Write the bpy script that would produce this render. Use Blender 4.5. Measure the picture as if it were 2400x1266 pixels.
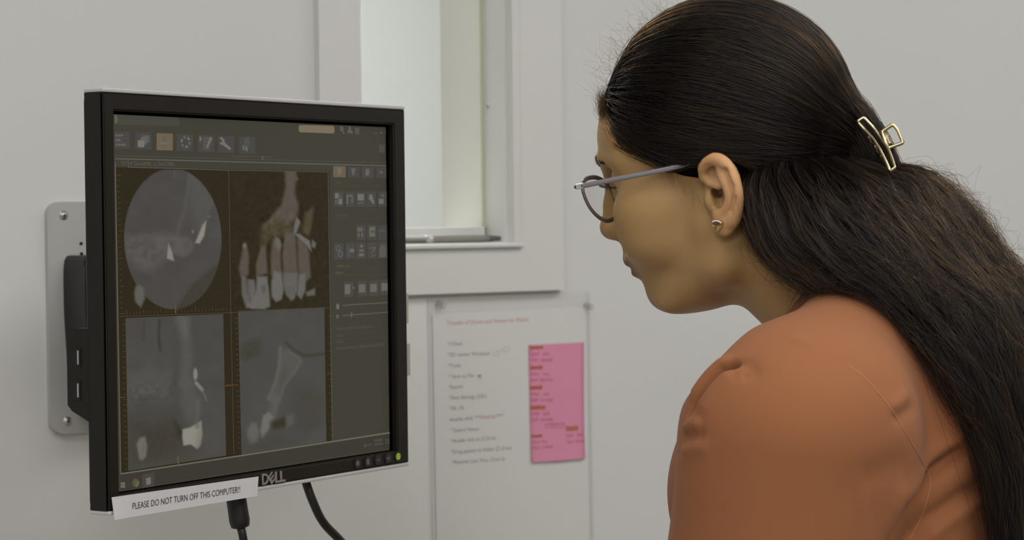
import bpy, bmesh, math, random
import numpy as np
from mathutils import Vector, Matrix
from mathutils.bvhtree import BVHTree

# ------------------------------------------------------------------ scene, camera, light
for o in list(bpy.data.objects):
    bpy.data.objects.remove(o)
scene = bpy.context.scene
C = scene.collection
random.seed(7)
rng = np.random.default_rng(7)

FPX = 5400.0                       # focal length for a 2400 px wide frame
PITCH, ROLL, ZC = math.radians(1.25), math.radians(0.63), 1.42
cam_data = bpy.data.cameras.new('camera')
cam_data.sensor_width = 36.0
cam_data.lens = FPX / 2400 * 36.0
cam_data.clip_start = 0.05
cam = bpy.data.objects.new('camera', cam_data)
C.objects.link(cam)
cp, sp, cr, sr = math.cos(PITCH), math.sin(PITCH), math.cos(ROLL), math.sin(ROLL)
c_right0, c_fwd, c_up0 = Vector((1, 0, 0)), Vector((0, cp, -sp)), Vector((0, sp, cp))
c_right = c_right0 * cr - c_up0 * sr
c_up = c_up0 * cr + c_right0 * sr
cam.matrix_world = Matrix(((c_right.x, c_up.x, -c_fwd.x, 0), (c_right.y, c_up.y, -c_fwd.y, 0),
                           (c_right.z, c_up.z, -c_fwd.z, ZC), (0, 0, 0, 1)))
scene.camera = cam
cam_data.dof.use_dof = True
cam_data.dof.focus_distance = 1.74
cam_data.dof.aperture_fstop = 11.0

world = bpy.data.worlds.new('world')
scene.world = world
world.use_nodes = True
world.node_tree.nodes['Background'].inputs[0].default_value = (0.9, 0.95, 1.0, 1)
world.node_tree.nodes['Background'].inputs[1].default_value = 0.05

vs = scene.view_settings
vs.view_transform = 'Standard'
vs.look = 'None'
vs.exposure = 0.0
vs.gamma = 1.0
vs.use_curve_mapping = False
cy = scene.cycles
cy.use_light_tree = False
cy.max_bounces, cy.diffuse_bounces, cy.glossy_bounces, cy.transmission_bounces, cy.transparent_max_bounces = 6, 3, 3, 4, 12
LAMP = 4.0                         # radiance of the ceiling panels over the wall
LAMP_REAR = 10.6                   # radiance of the ceiling panels behind the camera
LAMP_NEXT = 20.0                    # radiance of the lamp in the room behind the window

# ------------------------------------------------------------------ geometry helpers
def pix_dir(px, py):
    d = c_right * ((px - 1200) / FPX) + c_up * (-(py - 633) / FPX) + c_fwd
    return d
EYE = Vector((0, 0, ZC))
def at_depth(px, py, y):
    d = pix_dir(px, py)
    return EYE + d * (y / d.y)
def srgb(r, g, b):
    f = lambda c: (c / 12.92 if c <= 0.04045 else ((c + 0.055) / 1.055) ** 2.4)
    return (f(r / 255), f(g / 255), f(b / 255))

class Frame:
    """A plane with its own axes: a point is origin + u*U + v*V + w*N (N towards the room)."""
    def __init__(s, o, U, V):
        s.o, s.U, s.V = Vector(o), Vector(U).normalized(), Vector(V).normalized()
        s.N = s.U.cross(s.V).normalized()
    def p(s, u, v, w=0.0):
        return s.o + s.U * u + s.V * v + s.N * w
    def hit(s, px, py, w=0.0):
        d = pix_dir(px, py)
        o = s.o + s.N * w
        t = (o - EYE).dot(s.N) / d.dot(s.N)
        q = EYE + d * t - s.o
        return q.dot(s.U), q.dot(s.V)
    def matrix(s):
        return Matrix(((s.U.x, s.V.x, s.N.x, s.o.x), (s.U.y, s.V.y, s.N.y, s.o.y), (s.U.z, s.V.z, s.N.z, s.o.z), (0, 0, 0, 1)))

def link_mesh(name, me, mat=None, parent=None, smooth=False):
    o = bpy.data.objects.new(name, me)
    C.objects.link(o)
    if mat is not None:
        me.materials.append(mat)
    if smooth:
        me.polygons.foreach_set('use_smooth', np.ones(len(me.polygons), bool))
    if parent is not None:
        o.parent = parent
        o.matrix_parent_inverse = Matrix.Identity(4)
    return o
def from_bm(name, bm, mat=None, parent=None, smooth=False):
    bmesh.ops.recalc_face_normals(bm, faces=bm.faces)
    me = bpy.data.meshes.new(name)
    bm.to_mesh(me)
    bm.free()
    return link_mesh(name, me, mat, parent, smooth)
def from_arrays(name, V, Fc, mat=None, parent=None, smooth=False):
    me = bpy.data.meshes.new(name)
    V = np.ascontiguousarray(V, np.float32)
    Fc = np.ascontiguousarray(Fc, np.int32)
    n = Fc.shape[1]
    me.vertices.add(len(V)); me.vertices.foreach_set('co', V.ravel())
    me.loops.add(Fc.size); me.loops.foreach_set('vertex_index', Fc.ravel())
    me.polygons.add(len(Fc))
    me.polygons.foreach_set('loop_start', np.arange(len(Fc), dtype=np.int32) * n)
    me.update(calc_edges=True)
    me.validate()
    return link_mesh(name, me, mat, parent, smooth)
def empty(name, loc=(0, 0, 0), mw=None):
    o = bpy.data.objects.new(name, None)
    C.objects.link(o)
    o.empty_display_size = 0.05
    if mw is not None:
        o.matrix_world = mw
    else:
        o.location = loc
    return o
def tag(o, label=None, cat=None, group=None, kind=None):
    if label: o['label'] = label
    if cat: o['category'] = cat
    if group: o['group'] = group
    if kind: o['kind'] = kind
    return o

def bm_box(bm, c, s, bevel=0.0, seg=2, rot=None):
    r = bmesh.ops.create_cube(bm, size=1.0)
    vs_ = r['verts']
    bmesh.ops.scale(bm, vec=s, verts=vs_)
    if bevel > 0:
        ed = list({e for v in vs_ for e in v.link_edges})
        rr = bmesh.ops.bevel(bm, geom=ed, offset=bevel, segments=seg, affect='EDGES', profile=0.5)
        vs_ = list({v for f in rr['faces'] for v in f.verts} | {v for v in vs_ if v.is_valid})
    if rot is not None:
        bmesh.ops.rotate(bm, cent=(0, 0, 0), matrix=rot, verts=vs_)
    bmesh.ops.translate(bm, vec=c, verts=vs_)
    return vs_
def box(name, c, s, mat, parent=None, bevel=0.0, seg=2):
    bm = bmesh.new()
    bm_box(bm, c, s, bevel, seg)
    return from_bm(name, bm, mat, parent, smooth=False)
def bm_prism(bm, pts, z0, z1, fn=None):
    """Extrude a 2D polygon between two heights; fn maps (x, y, z) to a point."""
    fn = fn or (lambda x, y, z: (x, y, z))
    a = [bm.verts.new(fn(x, y, z0)) for x, y in pts]
    b = [bm.verts.new(fn(x, y, z1)) for x, y in pts]
    n = len(pts)
    bm.faces.new(a[::-1]); bm.faces.new(b)
    for i in range(n):
        bm.faces.new((a[i], a[(i + 1) % n], b[(i + 1) % n], b[i]))
def bm_lathe(bm, prof, axis_o, axis, n=20, cap=True):
    ax = Vector(axis).normalized()
    t = ax.orthogonal().normalized(); b = ax.cross(t)
    rings = []
    for r, h in prof:
        rings.append([bm.verts.new(Vector(axis_o) + ax * h + (t * math.cos(a) + b * math.sin(a)) * r)
                      for a in (2 * math.pi * k / n for k in range(n))])
    for r0, r1 in zip(rings, rings[1:]):
        for k in range(n):
            bm.faces.new((r0[k], r0[(k + 1) % n], r1[(k + 1) % n], r1[k]))
    if cap:
        bm.faces.new(rings[0][::-1]); bm.faces.new(rings[-1])
def bm_tube(bm, pts, rad, n=8, closed=False, flat=None):
    """Tube along points; rad a number or list; flat=(a,b,updir) gives an oval section."""
    pts = [Vector(p) for p in pts]
    m = len(pts)
    rings = []
    prev = None
    for i, p in enumerate(pts):
        if closed:
            tg = (pts[(i + 1) % m] - pts[i - 1]).normalized()
        else:
            tg = (pts[min(i + 1, m - 1)] - pts[max(i - 1, 0)]).normalized()
        if flat is not None:
            nn = Vector(flat[2]); nn = (nn - tg * nn.dot(tg)).normalized()
        else:
            nn = tg.orthogonal().normalized() if prev is None else (prev - tg * prev.dot(tg)).normalized()
        prev = nn
        bb = tg.cross(nn)
        r = rad[i] if hasattr(rad, '__len__') else rad
        ra, rb = (r * flat[0], r * flat[1]) if flat is not None else (r, r)
        rings.append([bm.verts.new(p + nn * (math.cos(a) * ra) + bb * (math.sin(a) * rb)) for a in (2 * math.pi * (k + .5) / n for k in range(n))])
    rr = list(zip(rings, rings[1:])) + ([(rings[-1], rings[0])] if closed else [])
    for r0, r1 in rr:
        for k in range(n):
            bm.faces.new((r0[k], r0[(k + 1) % n], r1[(k + 1) % n], r1[k]))
    if not closed:
        bm.faces.new(rings[0][::-1]); bm.faces.new(rings[-1])
def catmull(P, n, closed=False):
    P = np.asarray(P, float)
    m = len(P)
    out = []
    segs = m if closed else m - 1
    for i in range(segs):
        if closed:
            a, b, c, d = P[i - 1], P[i], P[(i + 1) % m], P[(i + 2) % m]
        else:
            a, b, c, d = P[max(i - 1, 0)], P[i], P[i + 1], P[min(i + 2, m - 1)]
        for t in np.linspace(0, 1, n, endpoint=False):
            out.append(0.5 * ((2 * b) + (-a + c) * t + (2 * a - 5 * b + 4 * c - d) * t * t + (-a + 3 * b - 3 * c + d) * t ** 3))
    if not closed:
        out.append(P[-1])
    return np.array(out)
def rounded_rect(x0, x1, y0, y1, r, n=5):
    pts = []
    for cx, cy, a0 in ((x1 - r, y1 - r, 0), (x0 + r, y1 - r, 90), (x0 + r, y0 + r, 180), (x1 - r, y0 + r, 270)):
        for k in range(n + 1):
            a = math.radians(a0 + 90 * k / n)
            pts.append((cx + r * math.cos(a), cy + r * math.sin(a)))
    return pts

def text_mesh(name, body, size, mat, parent, fn, extrude=0.0, align='LEFT', xscale=1.0, spacing=1.0, bold=0.0, shear=0.0):
    """Lettering as real mesh. fn maps (x, y, z) in text space to a point."""
    cu = bpy.data.curves.new(name + '_curve', 'FONT')
    cu.body = body; cu.size = size; cu.align_x = align; cu.space_character = spacing
    cu.extrude = extrude; cu.resolution_u = 3; cu.offset = bold; cu.shear = shear
    o = bpy.data.objects.new(name, cu)
    C.objects.link(o)
    bpy.context.view_layer.update()
    me = bpy.data.meshes.new_from_object(o.evaluated_get(bpy.context.evaluated_depsgraph_get()))
    bpy.data.objects.remove(o); bpy.data.curves.remove(cu)
    for v in me.vertices:
        v.co = Vector(fn(v.co.x * xscale, v.co.y, v.co.z))
    me.name = name
    me.materials.clear()
    return link_mesh(name, me, mat, parent)

# ------------------------------------------------------------------ distance-field modelling (numpy)
class Field:
    def __init__(s, lo, hi, h):
        s.lo = np.array(lo, np.float32); s.h = np.float32(h)
        s.n = np.ceil((np.array(hi) - np.array(lo)) / h).astype(int) + 1
        s.ax = [s.lo[i] + s.h * np.arange(s.n[i], dtype=np.float32) for i in range(3)]
        s.phi = np.full(s.n, 60.0, np.float32)
    def _sl(s, lo, hi):
        sl = []
        for i in range(3):
            a = int(max(0, math.floor((lo[i] - s.lo[i]) / s.h))); b = int(min(s.n[i], math.ceil((hi[i] - s.lo[i]) / s.h) + 1))
            if b <= a: return None
            sl.append(slice(a, b))
        return tuple(sl)
    def _xyz(s, sl):
        return (s.ax[0][sl[0]][:, None, None], s.ax[1][sl[1]][None, :, None], s.ax[2][sl[2]][None, None, :])
    def op(s, d_fn, lo, hi, k, mode='u'):
        m = k + 4 * float(s.h)
        sl = s._sl([v - m for v in lo], [v + m for v in hi])
        if sl is None: return
        d = d_fn(*s._xyz(sl))
        a = s.phi[sl]
        if mode == 'u':
            hh = np.clip(0.5 + 0.5 * (a - d) / k, 0, 1)
            s.phi[sl] = a + (d - a) * hh - k * hh * (1 - hh)
        else:                                   # smooth subtraction
            d = -d
            hh = np.clip(0.5 - 0.5 * (a - d) / k, 0, 1)
            s.phi[sl] = a + (d - a) * hh + k * hh * (1 - hh)
    def ell(s, c, r, k=8, mode='u', rot=None):
        c = np.array(c, np.float32); r = np.array(r, np.float32)
        R = None if rot is None else np.array(rot.to_3x3().transposed(), np.float32)   # world -> local
        def f(x, y, z):
            x, y, z = x - c[0], y - c[1], z - c[2]
            if R is not None:
                x, y, z = (R[0, 0] * x + R[0, 1] * y + R[0, 2] * z, R[1, 0] * x + R[1, 1] * y + R[1, 2] * z, R[2, 0] * x + R[2, 1] * y + R[2, 2] * z)
            q = (x / r[0]) ** 2 + (y / r[1]) ** 2 + (z / r[2]) ** 2
            k0 = np.sqrt(q)
            k1 = np.sqrt((x / r[0] ** 2) ** 2 + (y / r[1] ** 2) ** 2 + (z / r[2] ** 2) ** 2) + 1e-6
            return k0 * (k0 - 1) / k1
        e = r if R is None else np.full(3, r.max())
        s.op(f, c - e, c + e, k, mode)
    def cone(s, a, b, ra, rb, k=8, mode='u', sy=1.0):
        """Tapered capsule."""
        a = np.array(a, np.float32); b = np.array(b, np.float32); ab = b - a; L2 = float(ab @ ab) + 1e-9
        def f(x, y, z):
            t = np.clip(((x - a[0]) * ab[0] + (y - a[1]) * ab[1] + (z - a[2]) * ab[2]) / L2, 0, 1)
            return np.sqrt((x - a[0] - t * ab[0]) ** 2 + ((y - a[1] - t * ab[1]) / sy) ** 2 + (z - a[2] - t * ab[2]) ** 2) - (ra + (rb - ra) * t)
        m = max(ra, rb) * max(1, sy)
        s.op(f, np.minimum(a, b) - m, np.maximum(a, b) + m, k, mode)
    def chain(s, pts, rs, k=3, mode='u', join=1.0):
        for i in range(len(pts) - 1):
            s.cone(pts[i], pts[i + 1], rs[i], rs[i + 1], k, mode)
    def both(s, fn, c, *a, **kw):
        for sg in (1, -1):
            getattr(s, fn)((c[0], c[1] * sg, c[2]), *a, **kw)
    def cut_plane(s, p, n, k=1.0):
        """Keep the side n points away from."""
        n = np.array(n, np.float32); n /= np.linalg.norm(n); p = np.array(p, np.float32)
        X, Y, Z = s._xyz((slice(None),) * 3)
        d = (X - p[0]) * n[0] + (Y - p[1]) * n[1] + (Z - p[2]) * n[2]
        hh = np.clip(0.5 - 0.5 * (s.phi - d) / k, 0, 1)
        s.phi = s.phi + (d - s.phi) * hh + k * hh * (1 - hh)
    def mesh(s):
        """Surface nets."""
        p = s.phi
        p = np.pad(p, 1, constant_values=30.0)
        ins = p < 0
        c = sum(ins[i:p.shape[0] - 1 + i, j:p.shape[1] - 1 + j, k:p.shape[2] - 1 + k].astype(np.int8) for i in (0, 1) for j in (0, 1) for k in (0, 1))
        cells = np.argwhere((c > 0) & (c < 8))
        idx = np.full(c.shape, -1, np.int32)
        idx[tuple(cells.T)] = np.arange(len(cells))
        acc = np.zeros((len(cells), 3)); cnt = np.zeros(len(cells))
        corners = [(i, j, k) for i in (0, 1) for j in (0, 1) for k in (0, 1)]
        val = {q: p[cells[:, 0] + q[0], cells[:, 1] + q[1], cells[:, 2] + q[2]].astype(float) for q in corners}
        for q in corners:
            for ax in range(3):
                if q[ax] == 0:
                    r = list(q); r[ax] = 1; r = tuple(r)
                    va, vb = val[q], val[r]
                    m = (va < 0) != (vb < 0)
                    t = np.where(m, va / np.where(np.abs(va - vb) < 1e-9, 1e-9, va - vb), 0)
                    pt = np.zeros((len(cells), 3)) + np.array(q, float)
                    pt[:, ax] = t
                    acc[m] += pt[m]; cnt[m] += 1
        V = (cells + acc / np.maximum(cnt, 1)[:, None] - 1) * float(s.h) + s.lo
        quads = []
        for ax in range(3):
            sl0 = [slice(1, -1)] * 3; sl1 = [slice(1, -1)] * 3
            sl0[ax] = slice(0, -1); sl1[ax] = slice(1, None)
            a = ins[tuple(sl0)]; b = ins[tuple(sl1)]
            e = np.argwhere(a != b)
            off = np.array([1, 1, 1]); off[ax] = 0
            e = e + off
            inside_first = ins[e[:, 0], e[:, 1], e[:, 2]]
            u, w = (ax + 1) % 3, (ax + 2) % 3
            du = np.zeros(3, int); du[u] = 1; dw = np.zeros(3, int); dw[w] = 1
            i0 = idx[tuple((e - du - dw).T)]; i1 = idx[tuple((e - dw).T)]; i2 = idx[tuple(e.T)]; i3 = idx[tuple((e - du).T)]
            q = np.stack([i0, i1, i2, i3], 1)
            q[~inside_first] = q[~inside_first][:, ::-1]
            quads.append(q)
        Q = np.concatenate(quads)
        Q = Q[(Q >= 0).all(1)]
        return V, Q
def smooth_mesh(V, Q, it=3, lam=0.5):
    n = len(V)
    a = np.concatenate([Q[:, 0], Q[:, 1], Q[:, 2], Q[:, 3]]); b = np.concatenate([Q[:, 1], Q[:, 2], Q[:, 3], Q[:, 0]])
    i = np.concatenate([a, b]); j = np.concatenate([b, a])
    cnt = np.maximum(np.bincount(i, minlength=n), 1)[:, None]
    for _ in range(it):
        m = np.stack([np.bincount(i, V[j, k], minlength=n) for k in range(3)], 1) / cnt
        V = V + lam * (m - V)
    return V
def vert_normals(V, Q):
    a = np.cross(V[Q[:, 2]] - V[Q[:, 0]], V[Q[:, 3]] - V[Q[:, 1]])
    n = np.zeros_like(V)
    for k in range(4):
        for d in range(3):
            n[:, d] += np.bincount(Q[:, k], a[:, d], minlength=len(V))
    return n / np.maximum(np.linalg.norm(n, axis=1), 1e-12)[:, None]

# ------------------------------------------------------------------ materials
def new_mat(name, col, rough=0.6, metal=0.0, spec=0.4, noise=0.0, nscale=40.0, bump=0.0, bscale=200.0, **kw):
    m = bpy.data.materials.new(name)
    m.use_nodes = True
    nt = m.node_tree; N = nt.nodes; L = nt.links
    b = N['Principled BSDF']
    b.inputs['Base Color'].default_value = (*col, 1)
    b.inputs['Roughness'].default_value = rough
    b.inputs['Metallic'].default_value = metal
    b.inputs['Specular IOR Level'].default_value = spec
    for k, v in kw.items():
        b.inputs[k].default_value = v
    tc = N.new('ShaderNodeTexCoord')
    if noise > 0:
        t = N.new('ShaderNodeTexNoise'); t.inputs['Scale'].default_value = nscale; t.inputs['Detail'].default_value = 4
        L.new(tc.outputs['Object'], t.inputs['Vector'])
        r = N.new('ShaderNodeMapRange'); r.inputs[3].default_value = 1 - noise; r.inputs[4].default_value = 1 + noise
        L.new(t.outputs['Fac'], r.inputs[0])
        mx = N.new('ShaderNodeMix'); mx.data_type = 'RGBA'; mx.blend_type = 'MULTIPLY'; mx.inputs[0].default_value = 1
        mx.inputs[6].default_value = (*col, 1)
        L.new(r.outputs[0], mx.inputs[7])
        L.new(mx.outputs[2], b.inputs['Base Color'])
    if bump > 0:
        t = N.new('ShaderNodeTexNoise'); t.inputs['Scale'].default_value = bscale; t.inputs['Detail'].default_value = 3
        L.new(tc.outputs['Object'], t.inputs['Vector'])
        bp = N.new('ShaderNodeBump'); bp.inputs['Strength'].default_value = bump; bp.inputs['Distance'].default_value = 0.001
        L.new(t.outputs['Fac'], bp.inputs['Height']); L.new(bp.outputs[0], b.inputs['Normal'])
    return m
def emit_mat(name, col, strength=1.0):
    m = bpy.data.materials.new(name)
    m.use_nodes = True
    nt = m.node_tree
    for n in list(nt.nodes): nt.nodes.remove(n)
    e = nt.nodes.new('ShaderNodeEmission'); o = nt.nodes.new('ShaderNodeOutputMaterial')
    e.inputs[0].default_value = (*col, 1); e.inputs[1].default_value = strength
    nt.links.new(e.outputs[0], o.inputs[0])
    return m
def glass_mat(name, tint=(1, 1, 1), refl=0.08):
    m = bpy.data.materials.new(name)
    m.use_nodes = True
    nt = m.node_tree
    for n in list(nt.nodes): nt.nodes.remove(n)
    t = nt.nodes.new('ShaderNodeBsdfTransparent'); g = nt.nodes.new('ShaderNodeBsdfGlossy'); x_ = nt.nodes.new('ShaderNodeMixShader'); o = nt.nodes.new('ShaderNodeOutputMaterial')
    fr = nt.nodes.new('ShaderNodeLayerWeight'); fr.inputs[0].default_value = 0.25
    mr = nt.nodes.new('ShaderNodeMapRange'); mr.inputs[3].default_value = refl * 0.5; mr.inputs[4].default_value = refl * 4
    t.inputs[0].default_value = (*tint, 1); g.inputs['Roughness'].default_value = 0.03
    nt.links.new(fr.outputs['Fresnel'], mr.inputs[0]); nt.links.new(mr.outputs[0], x_.inputs[0])
    nt.links.new(t.outputs[0], x_.inputs[1]); nt.links.new(g.outputs[0], x_.inputs[2]); nt.links.new(x_.outputs[0], o.inputs[0])
    return m
# ------------------------------------------------------------------ the room
WA = math.radians(36)
WALL = Frame((0, 2.455, 0), (math.cos(WA), math.sin(WA), 0), (0, 0, 1))
WMAT = WALL.matrix()                       # local x along the wall, y up, z out into the room
wall_m = new_mat('white_wall_paint', (0.70, 0.70, 0.685), 0.75, spec=0.2, noise=0.012, nscale=3, bump=0.06, bscale=260)
trim_m = new_mat('white_trim_paint', (0.72, 0.72, 0.70), 0.45, spec=0.35, noise=0.01, nscale=6)
jamb_m = new_mat('cream_jamb_paint', (0.80, 0.79, 0.72), 0.5, spec=0.3)
ceil_m = new_mat('ceiling_white', (0.78, 0.78, 0.76), 0.9, noise=0.03, nscale=30)
floor_m = new_mat('grey_vinyl_floor', (0.34, 0.31, 0.28), 0.5, noise=0.1, nscale=12)
U0, U1, W1, CEIL = -3.4, 2.6, 4.2, 2.62
def wbox(name, u0, u1, v0, v1, w0, w1, mat, parent=None, bevel=0.0, seg=2):
    """A box in wall coordinates: along, up, out."""
    bm = bmesh.new()
    bm_box(bm, ((u0 + u1) / 2, (v0 + v1) / 2, (w0 + w1) / 2), (u1 - u0, v1 - v0, w1 - w0), bevel, seg)
    o = from_bm(name, bm, mat, parent)
    if parent is None:
        o.matrix_world = WMAT
    return o
# window opening, measured in the wall's own coordinates
ou0 = WALL.hit(837, 300)[0]; ou1 = WALL.hit(1187, 300)[0]
ov0 = WALL.hit(1187, 569)[1]; ov1 = ov0 + 0.95
WT = 0.117
bm = bmesh.new()
for (a, b, c, d) in ((U0, ou0, 0, CEIL), (ou1, U1, 0, CEIL), (ou0, ou1, 0, ov0), (ou0, ou1, ov1, CEIL)):
    bm_box(bm, ((a + b) / 2, (c + d) / 2, -WT / 2), (b - a, d - c, WT))
w_ = from_bm('wall_back', bm, wall_m); w_.matrix_world = WMAT; tag(w_, kind='structure')
for nm, a in (('wall_left', (U0 - 0.1, U0, 0, CEIL, -WT, W1)), ('wall_right', (U1, U1 + 0.1, 0, CEIL, -WT, W1)), ('wall_front', (U0 - 0.1, U1 + 0.1, 0, CEIL, W1, W1 + 0.1))):
    tag(wbox(nm, *a, wall_m), kind='structure')
tag(wbox('floor', U0 - 0.1, U1 + 0.1, -0.1, 0, -2.2, W1 + 0.1, floor_m), kind='structure')
tag(wbox('ceiling', U0 - 0.1, U1 + 0.1, CEIL, CEIL + 0.1, -2.2, W1 + 0.1, ceil_m), kind='structure')
tag(wbox('baseboard_back', U0, U1, 0, 0.1, 0, 0.012, trim_m, bevel=0.003), kind='structure')

# the next room, seen through the window
nr_m = new_mat('next_room_paint', (0.74, 0.75, 0.735), 0.8, spec=0.2)
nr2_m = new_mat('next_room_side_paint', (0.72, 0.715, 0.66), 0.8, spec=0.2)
tag(wbox('wall_next_back', U0 - 0.1, U1 + 0.1, 0, CEIL, -2.2, -2.1, nr_m), kind='structure')
tag(wbox('wall_next_left', U0 - 0.1, U0, 0, CEIL, -2.1, -WT, nr_m), kind='structure')
tag(wbox('wall_next_right', U1, U1 + 0.1, 0, CEIL, -2.1, -WT, nr2_m), kind='structure')

# ceiling lamps
lamp_frame_m = new_mat('lamp_frame_white', (0.8, 0.8, 0.8), 0.4)
def ceiling_lamp(u, w, su, sw, strength, label, tint=(1.0, 0.995, 0.97)):
    r = empty('ceiling_light', mw=WMAT @ Matrix.Translation((u, CEIL, w)))
    tag(r, label, 'ceiling light', 'ceiling light panels')
    m = emit_mat('lamp_diffuser', tint, strength)
    for (a, b, c, d) in ((-su / 2 - .03, su / 2 + .03, -sw / 2 - .03, -sw / 2), (-su / 2 - .03, su / 2 + .03, sw / 2, sw / 2 + .03), (-su / 2 - .03, -su / 2, -sw / 2, sw / 2), (su / 2, su / 2 + .03, -sw / 2, sw / 2)):
        box('frame', ((a + b) / 2, -0.012, (c + d) / 2), (b - a, 0.024, d - c), lamp_frame_m, r)
    box('diffuser', (0, -0.008, 0), (su, 0.012, sw), m, r)
ceiling_lamp(-1.55, 1.05, 1.2, 0.6, LAMP, 'ceiling light panel above the monitor and window wall, left one')
ceiling_lamp(-0.05, 1.3, 1.2, 0.6, LAMP, 'ceiling light panel above the person, over the middle of the window wall')
ceiling_lamp(1.35, 1.0, 1.2, 0.6, LAMP * 1.25, 'added ceiling light panel brightening the right end of the window wall')  # unseen panel, added to brighten the dark right end of the wall
ceiling_lamp(-2.2, 2.6, 1.2, 0.6, LAMP_REAR, 'ceiling light panel behind the camera, left one')
ceiling_lamp(-0.5, 2.6, 1.2, 0.6, LAMP_REAR, 'ceiling light panel behind the camera, right one')
ceiling_lamp(0.15, -1.0, 1.2, 0.6, LAMP_NEXT, 'ceiling light panel in the room behind the window', (0.985, 1.0, 0.975))

# ------------------------------------------------------------------ window with painted casing
win = empty('window_1', mw=WMAT)
tag(win, kind='structure')
tr = WALL.hit(1308, 400)[0]; tl = WALL.hit(737, 120)[0]; tb = WALL.hit(1250, 681)[1]
TT = 0.009
wbox('casing_board', ou1, tr, ov0, ov1 + 0.07, 0, TT, trim_m, win)
wbox('casing_board', tl, ou0, ov0, ov1 + 0.07, 0, TT, trim_m, win)
wbox('casing_board', tl, tr, tb, ov0, 0, TT, trim_m, win)
wbox('casing_board', ou0, ou1, ov1, ov1 + 0.07, 0, TT, trim_m, win)
# bead on the casing round the opening
bu = WALL.hit(1217, 400, TT)[0]
wbox('casing_bead', ou1 + 0.0002, bu, ov0, ov1, TT, TT + 0.003, trim_m, win, 0.001)
wbox('sill_nosing', ou0, bu + 0.002, ov0 - 0.005, ov0, TT, TT + 0.005, trim_m, win, 0.0015)
# lining of the opening
wbox('jamb', ou1 - 0.002, ou1, ov0, ov1, -0.037, 0.0, trim_m, win)
wbox('jamb', ou1 - 0.004, ou1, ov0, ov1, -WT, -0.041, jamb_m, win)
wbox('jamb', ou0, ou0 + 0.002, ov0, ov1, -WT, 0, trim_m, win)
wbox('sill', ou0, ou1, ov0 - 0.002, ov0 + 0.0005, -WT, 0.0, trim_m, win)
wbox('bottom_rail', ou0 + 0.003, ou1 - 0.008, ov0 + 0.0005, ov0 + 0.0172, -0.052, -0.030, trim_m, win, 0.001)
gasket_m = new_mat('yellowed_gasket', (0.55, 0.55, 0.40), 0.5)
wbox('gasket', ou1 - 0.0045, ou1 - 0.002, ov0 + 0.016, ov1, -0.041, -0.037, gasket_m, win)
pane_m = glass_mat('window_glass', (0.985, 0.99, 0.985), 0.03)
wbox('pane', ou0 + 0.002, ou1 - 0.004, ov0 + 0.017, ov1, -0.0415, -0.0385, pane_m, win)
screw_m = new_mat('screw_steel', (0.55, 0.55, 0.53), 0.35, metal=0.9)
dark_m = new_mat('black_plastic', (0.022, 0.020, 0.016), 0.45, spec=0.35)
def screw(parent, mw, r, name='screw', slot=True):
    """A pan-head screw standing out along local z."""
    bm = bmesh.new()
    bm_lathe(bm, [(r * 1.35, 0), (r * 1.35, r * 0.18), (r, r * 0.2), (r * 0.95, r * 0.5), (r * 0.6, r * 0.75), (r * 0.1, r * 0.82)], (0, 0, 0), (0, 0, 1), 18)
    o = from_bm(name, bm, screw_m, parent, True)
    o.matrix_local = mw
    if slot:
        bm = bmesh.new()
        bm_box(bm, (0, 0, r * 0.78), (r * 1.1, r * 0.26, r * 0.18)); bm_box(bm, (0, 0, r * 0.78), (r * 0.26, r * 1.1, r * 0.18))
        s_ = from_bm('cross_slot', bm, dark_m, o)
    return o
# small screw on the side lining
q = WALL.hit(1148, 248, -0.03)
s_ = screw(win, Matrix.Translation((ou1 - 0.002, q[1], -0.030)) @ Matrix.Rotation(-math.pi / 2, 4, 'Y'), 0.0022)

# ------------------------------------------------------------------ pen lying on the window sill
pen = empty('pen', mw=WMAT @ Matrix.Translation((0, 0, 0)))
tag(pen, 'slim grey pen lying on the window sill with its dark tip to the right', 'pen')
pen_m = new_mat('grey_pen_barrel', (0.22, 0.215, 0.185), 0.35, spec=0.4)
pen_tip_m = new_mat('dark_pen_tip', (0.10, 0.10, 0.09), 0.35)
pu1 = WALL.hit(1186, 560, -0.012)[0]
pr = 0.0042; pv = ov0 + 0.0005 + pr; pw = -0.012
pu0 = pu1 - 0.145
bm = bmesh.new(); bm_lathe(bm, [(pr * 0.8, 0), (pr, 0.002), (pr, 0.115), (pr * 0.93, 0.122)], (pu0, pv, pw), (1, 0, 0), 20)
from_bm('barrel', bm, pen_m, pen, True)
bm = bmesh.new(); bm_lathe(bm, [(pr * 0.92, 0.122), (pr * 0.6, 0.135), (pr * 0.3, 0.141), (pr * 0.1, 0.145)], (pu0, pv, pw), (1, 0, 0), 20)
from_bm('tip', bm, pen_tip_m, pen, True)
bm = bmesh.new(); bm_lathe(bm, [(pr * 1.04, 0.040), (pr * 1.06, 0.041), (pr * 1.06, 0.048), (pr * 1.04, 0.049)], (pu0, pv, pw), (1, 0, 0), 20)
from_bm('cap_ring', bm, screw_m, pen, True)
bm = bmesh.new(); bm_box(bm, (pu0 + 0.024, pv + pr * 0.3, pw + pr * 1.3), (0.036, 0.003, 0.0012), 0.0004)
from_bm('pocket_clip', bm, screw_m, pen)

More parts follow.
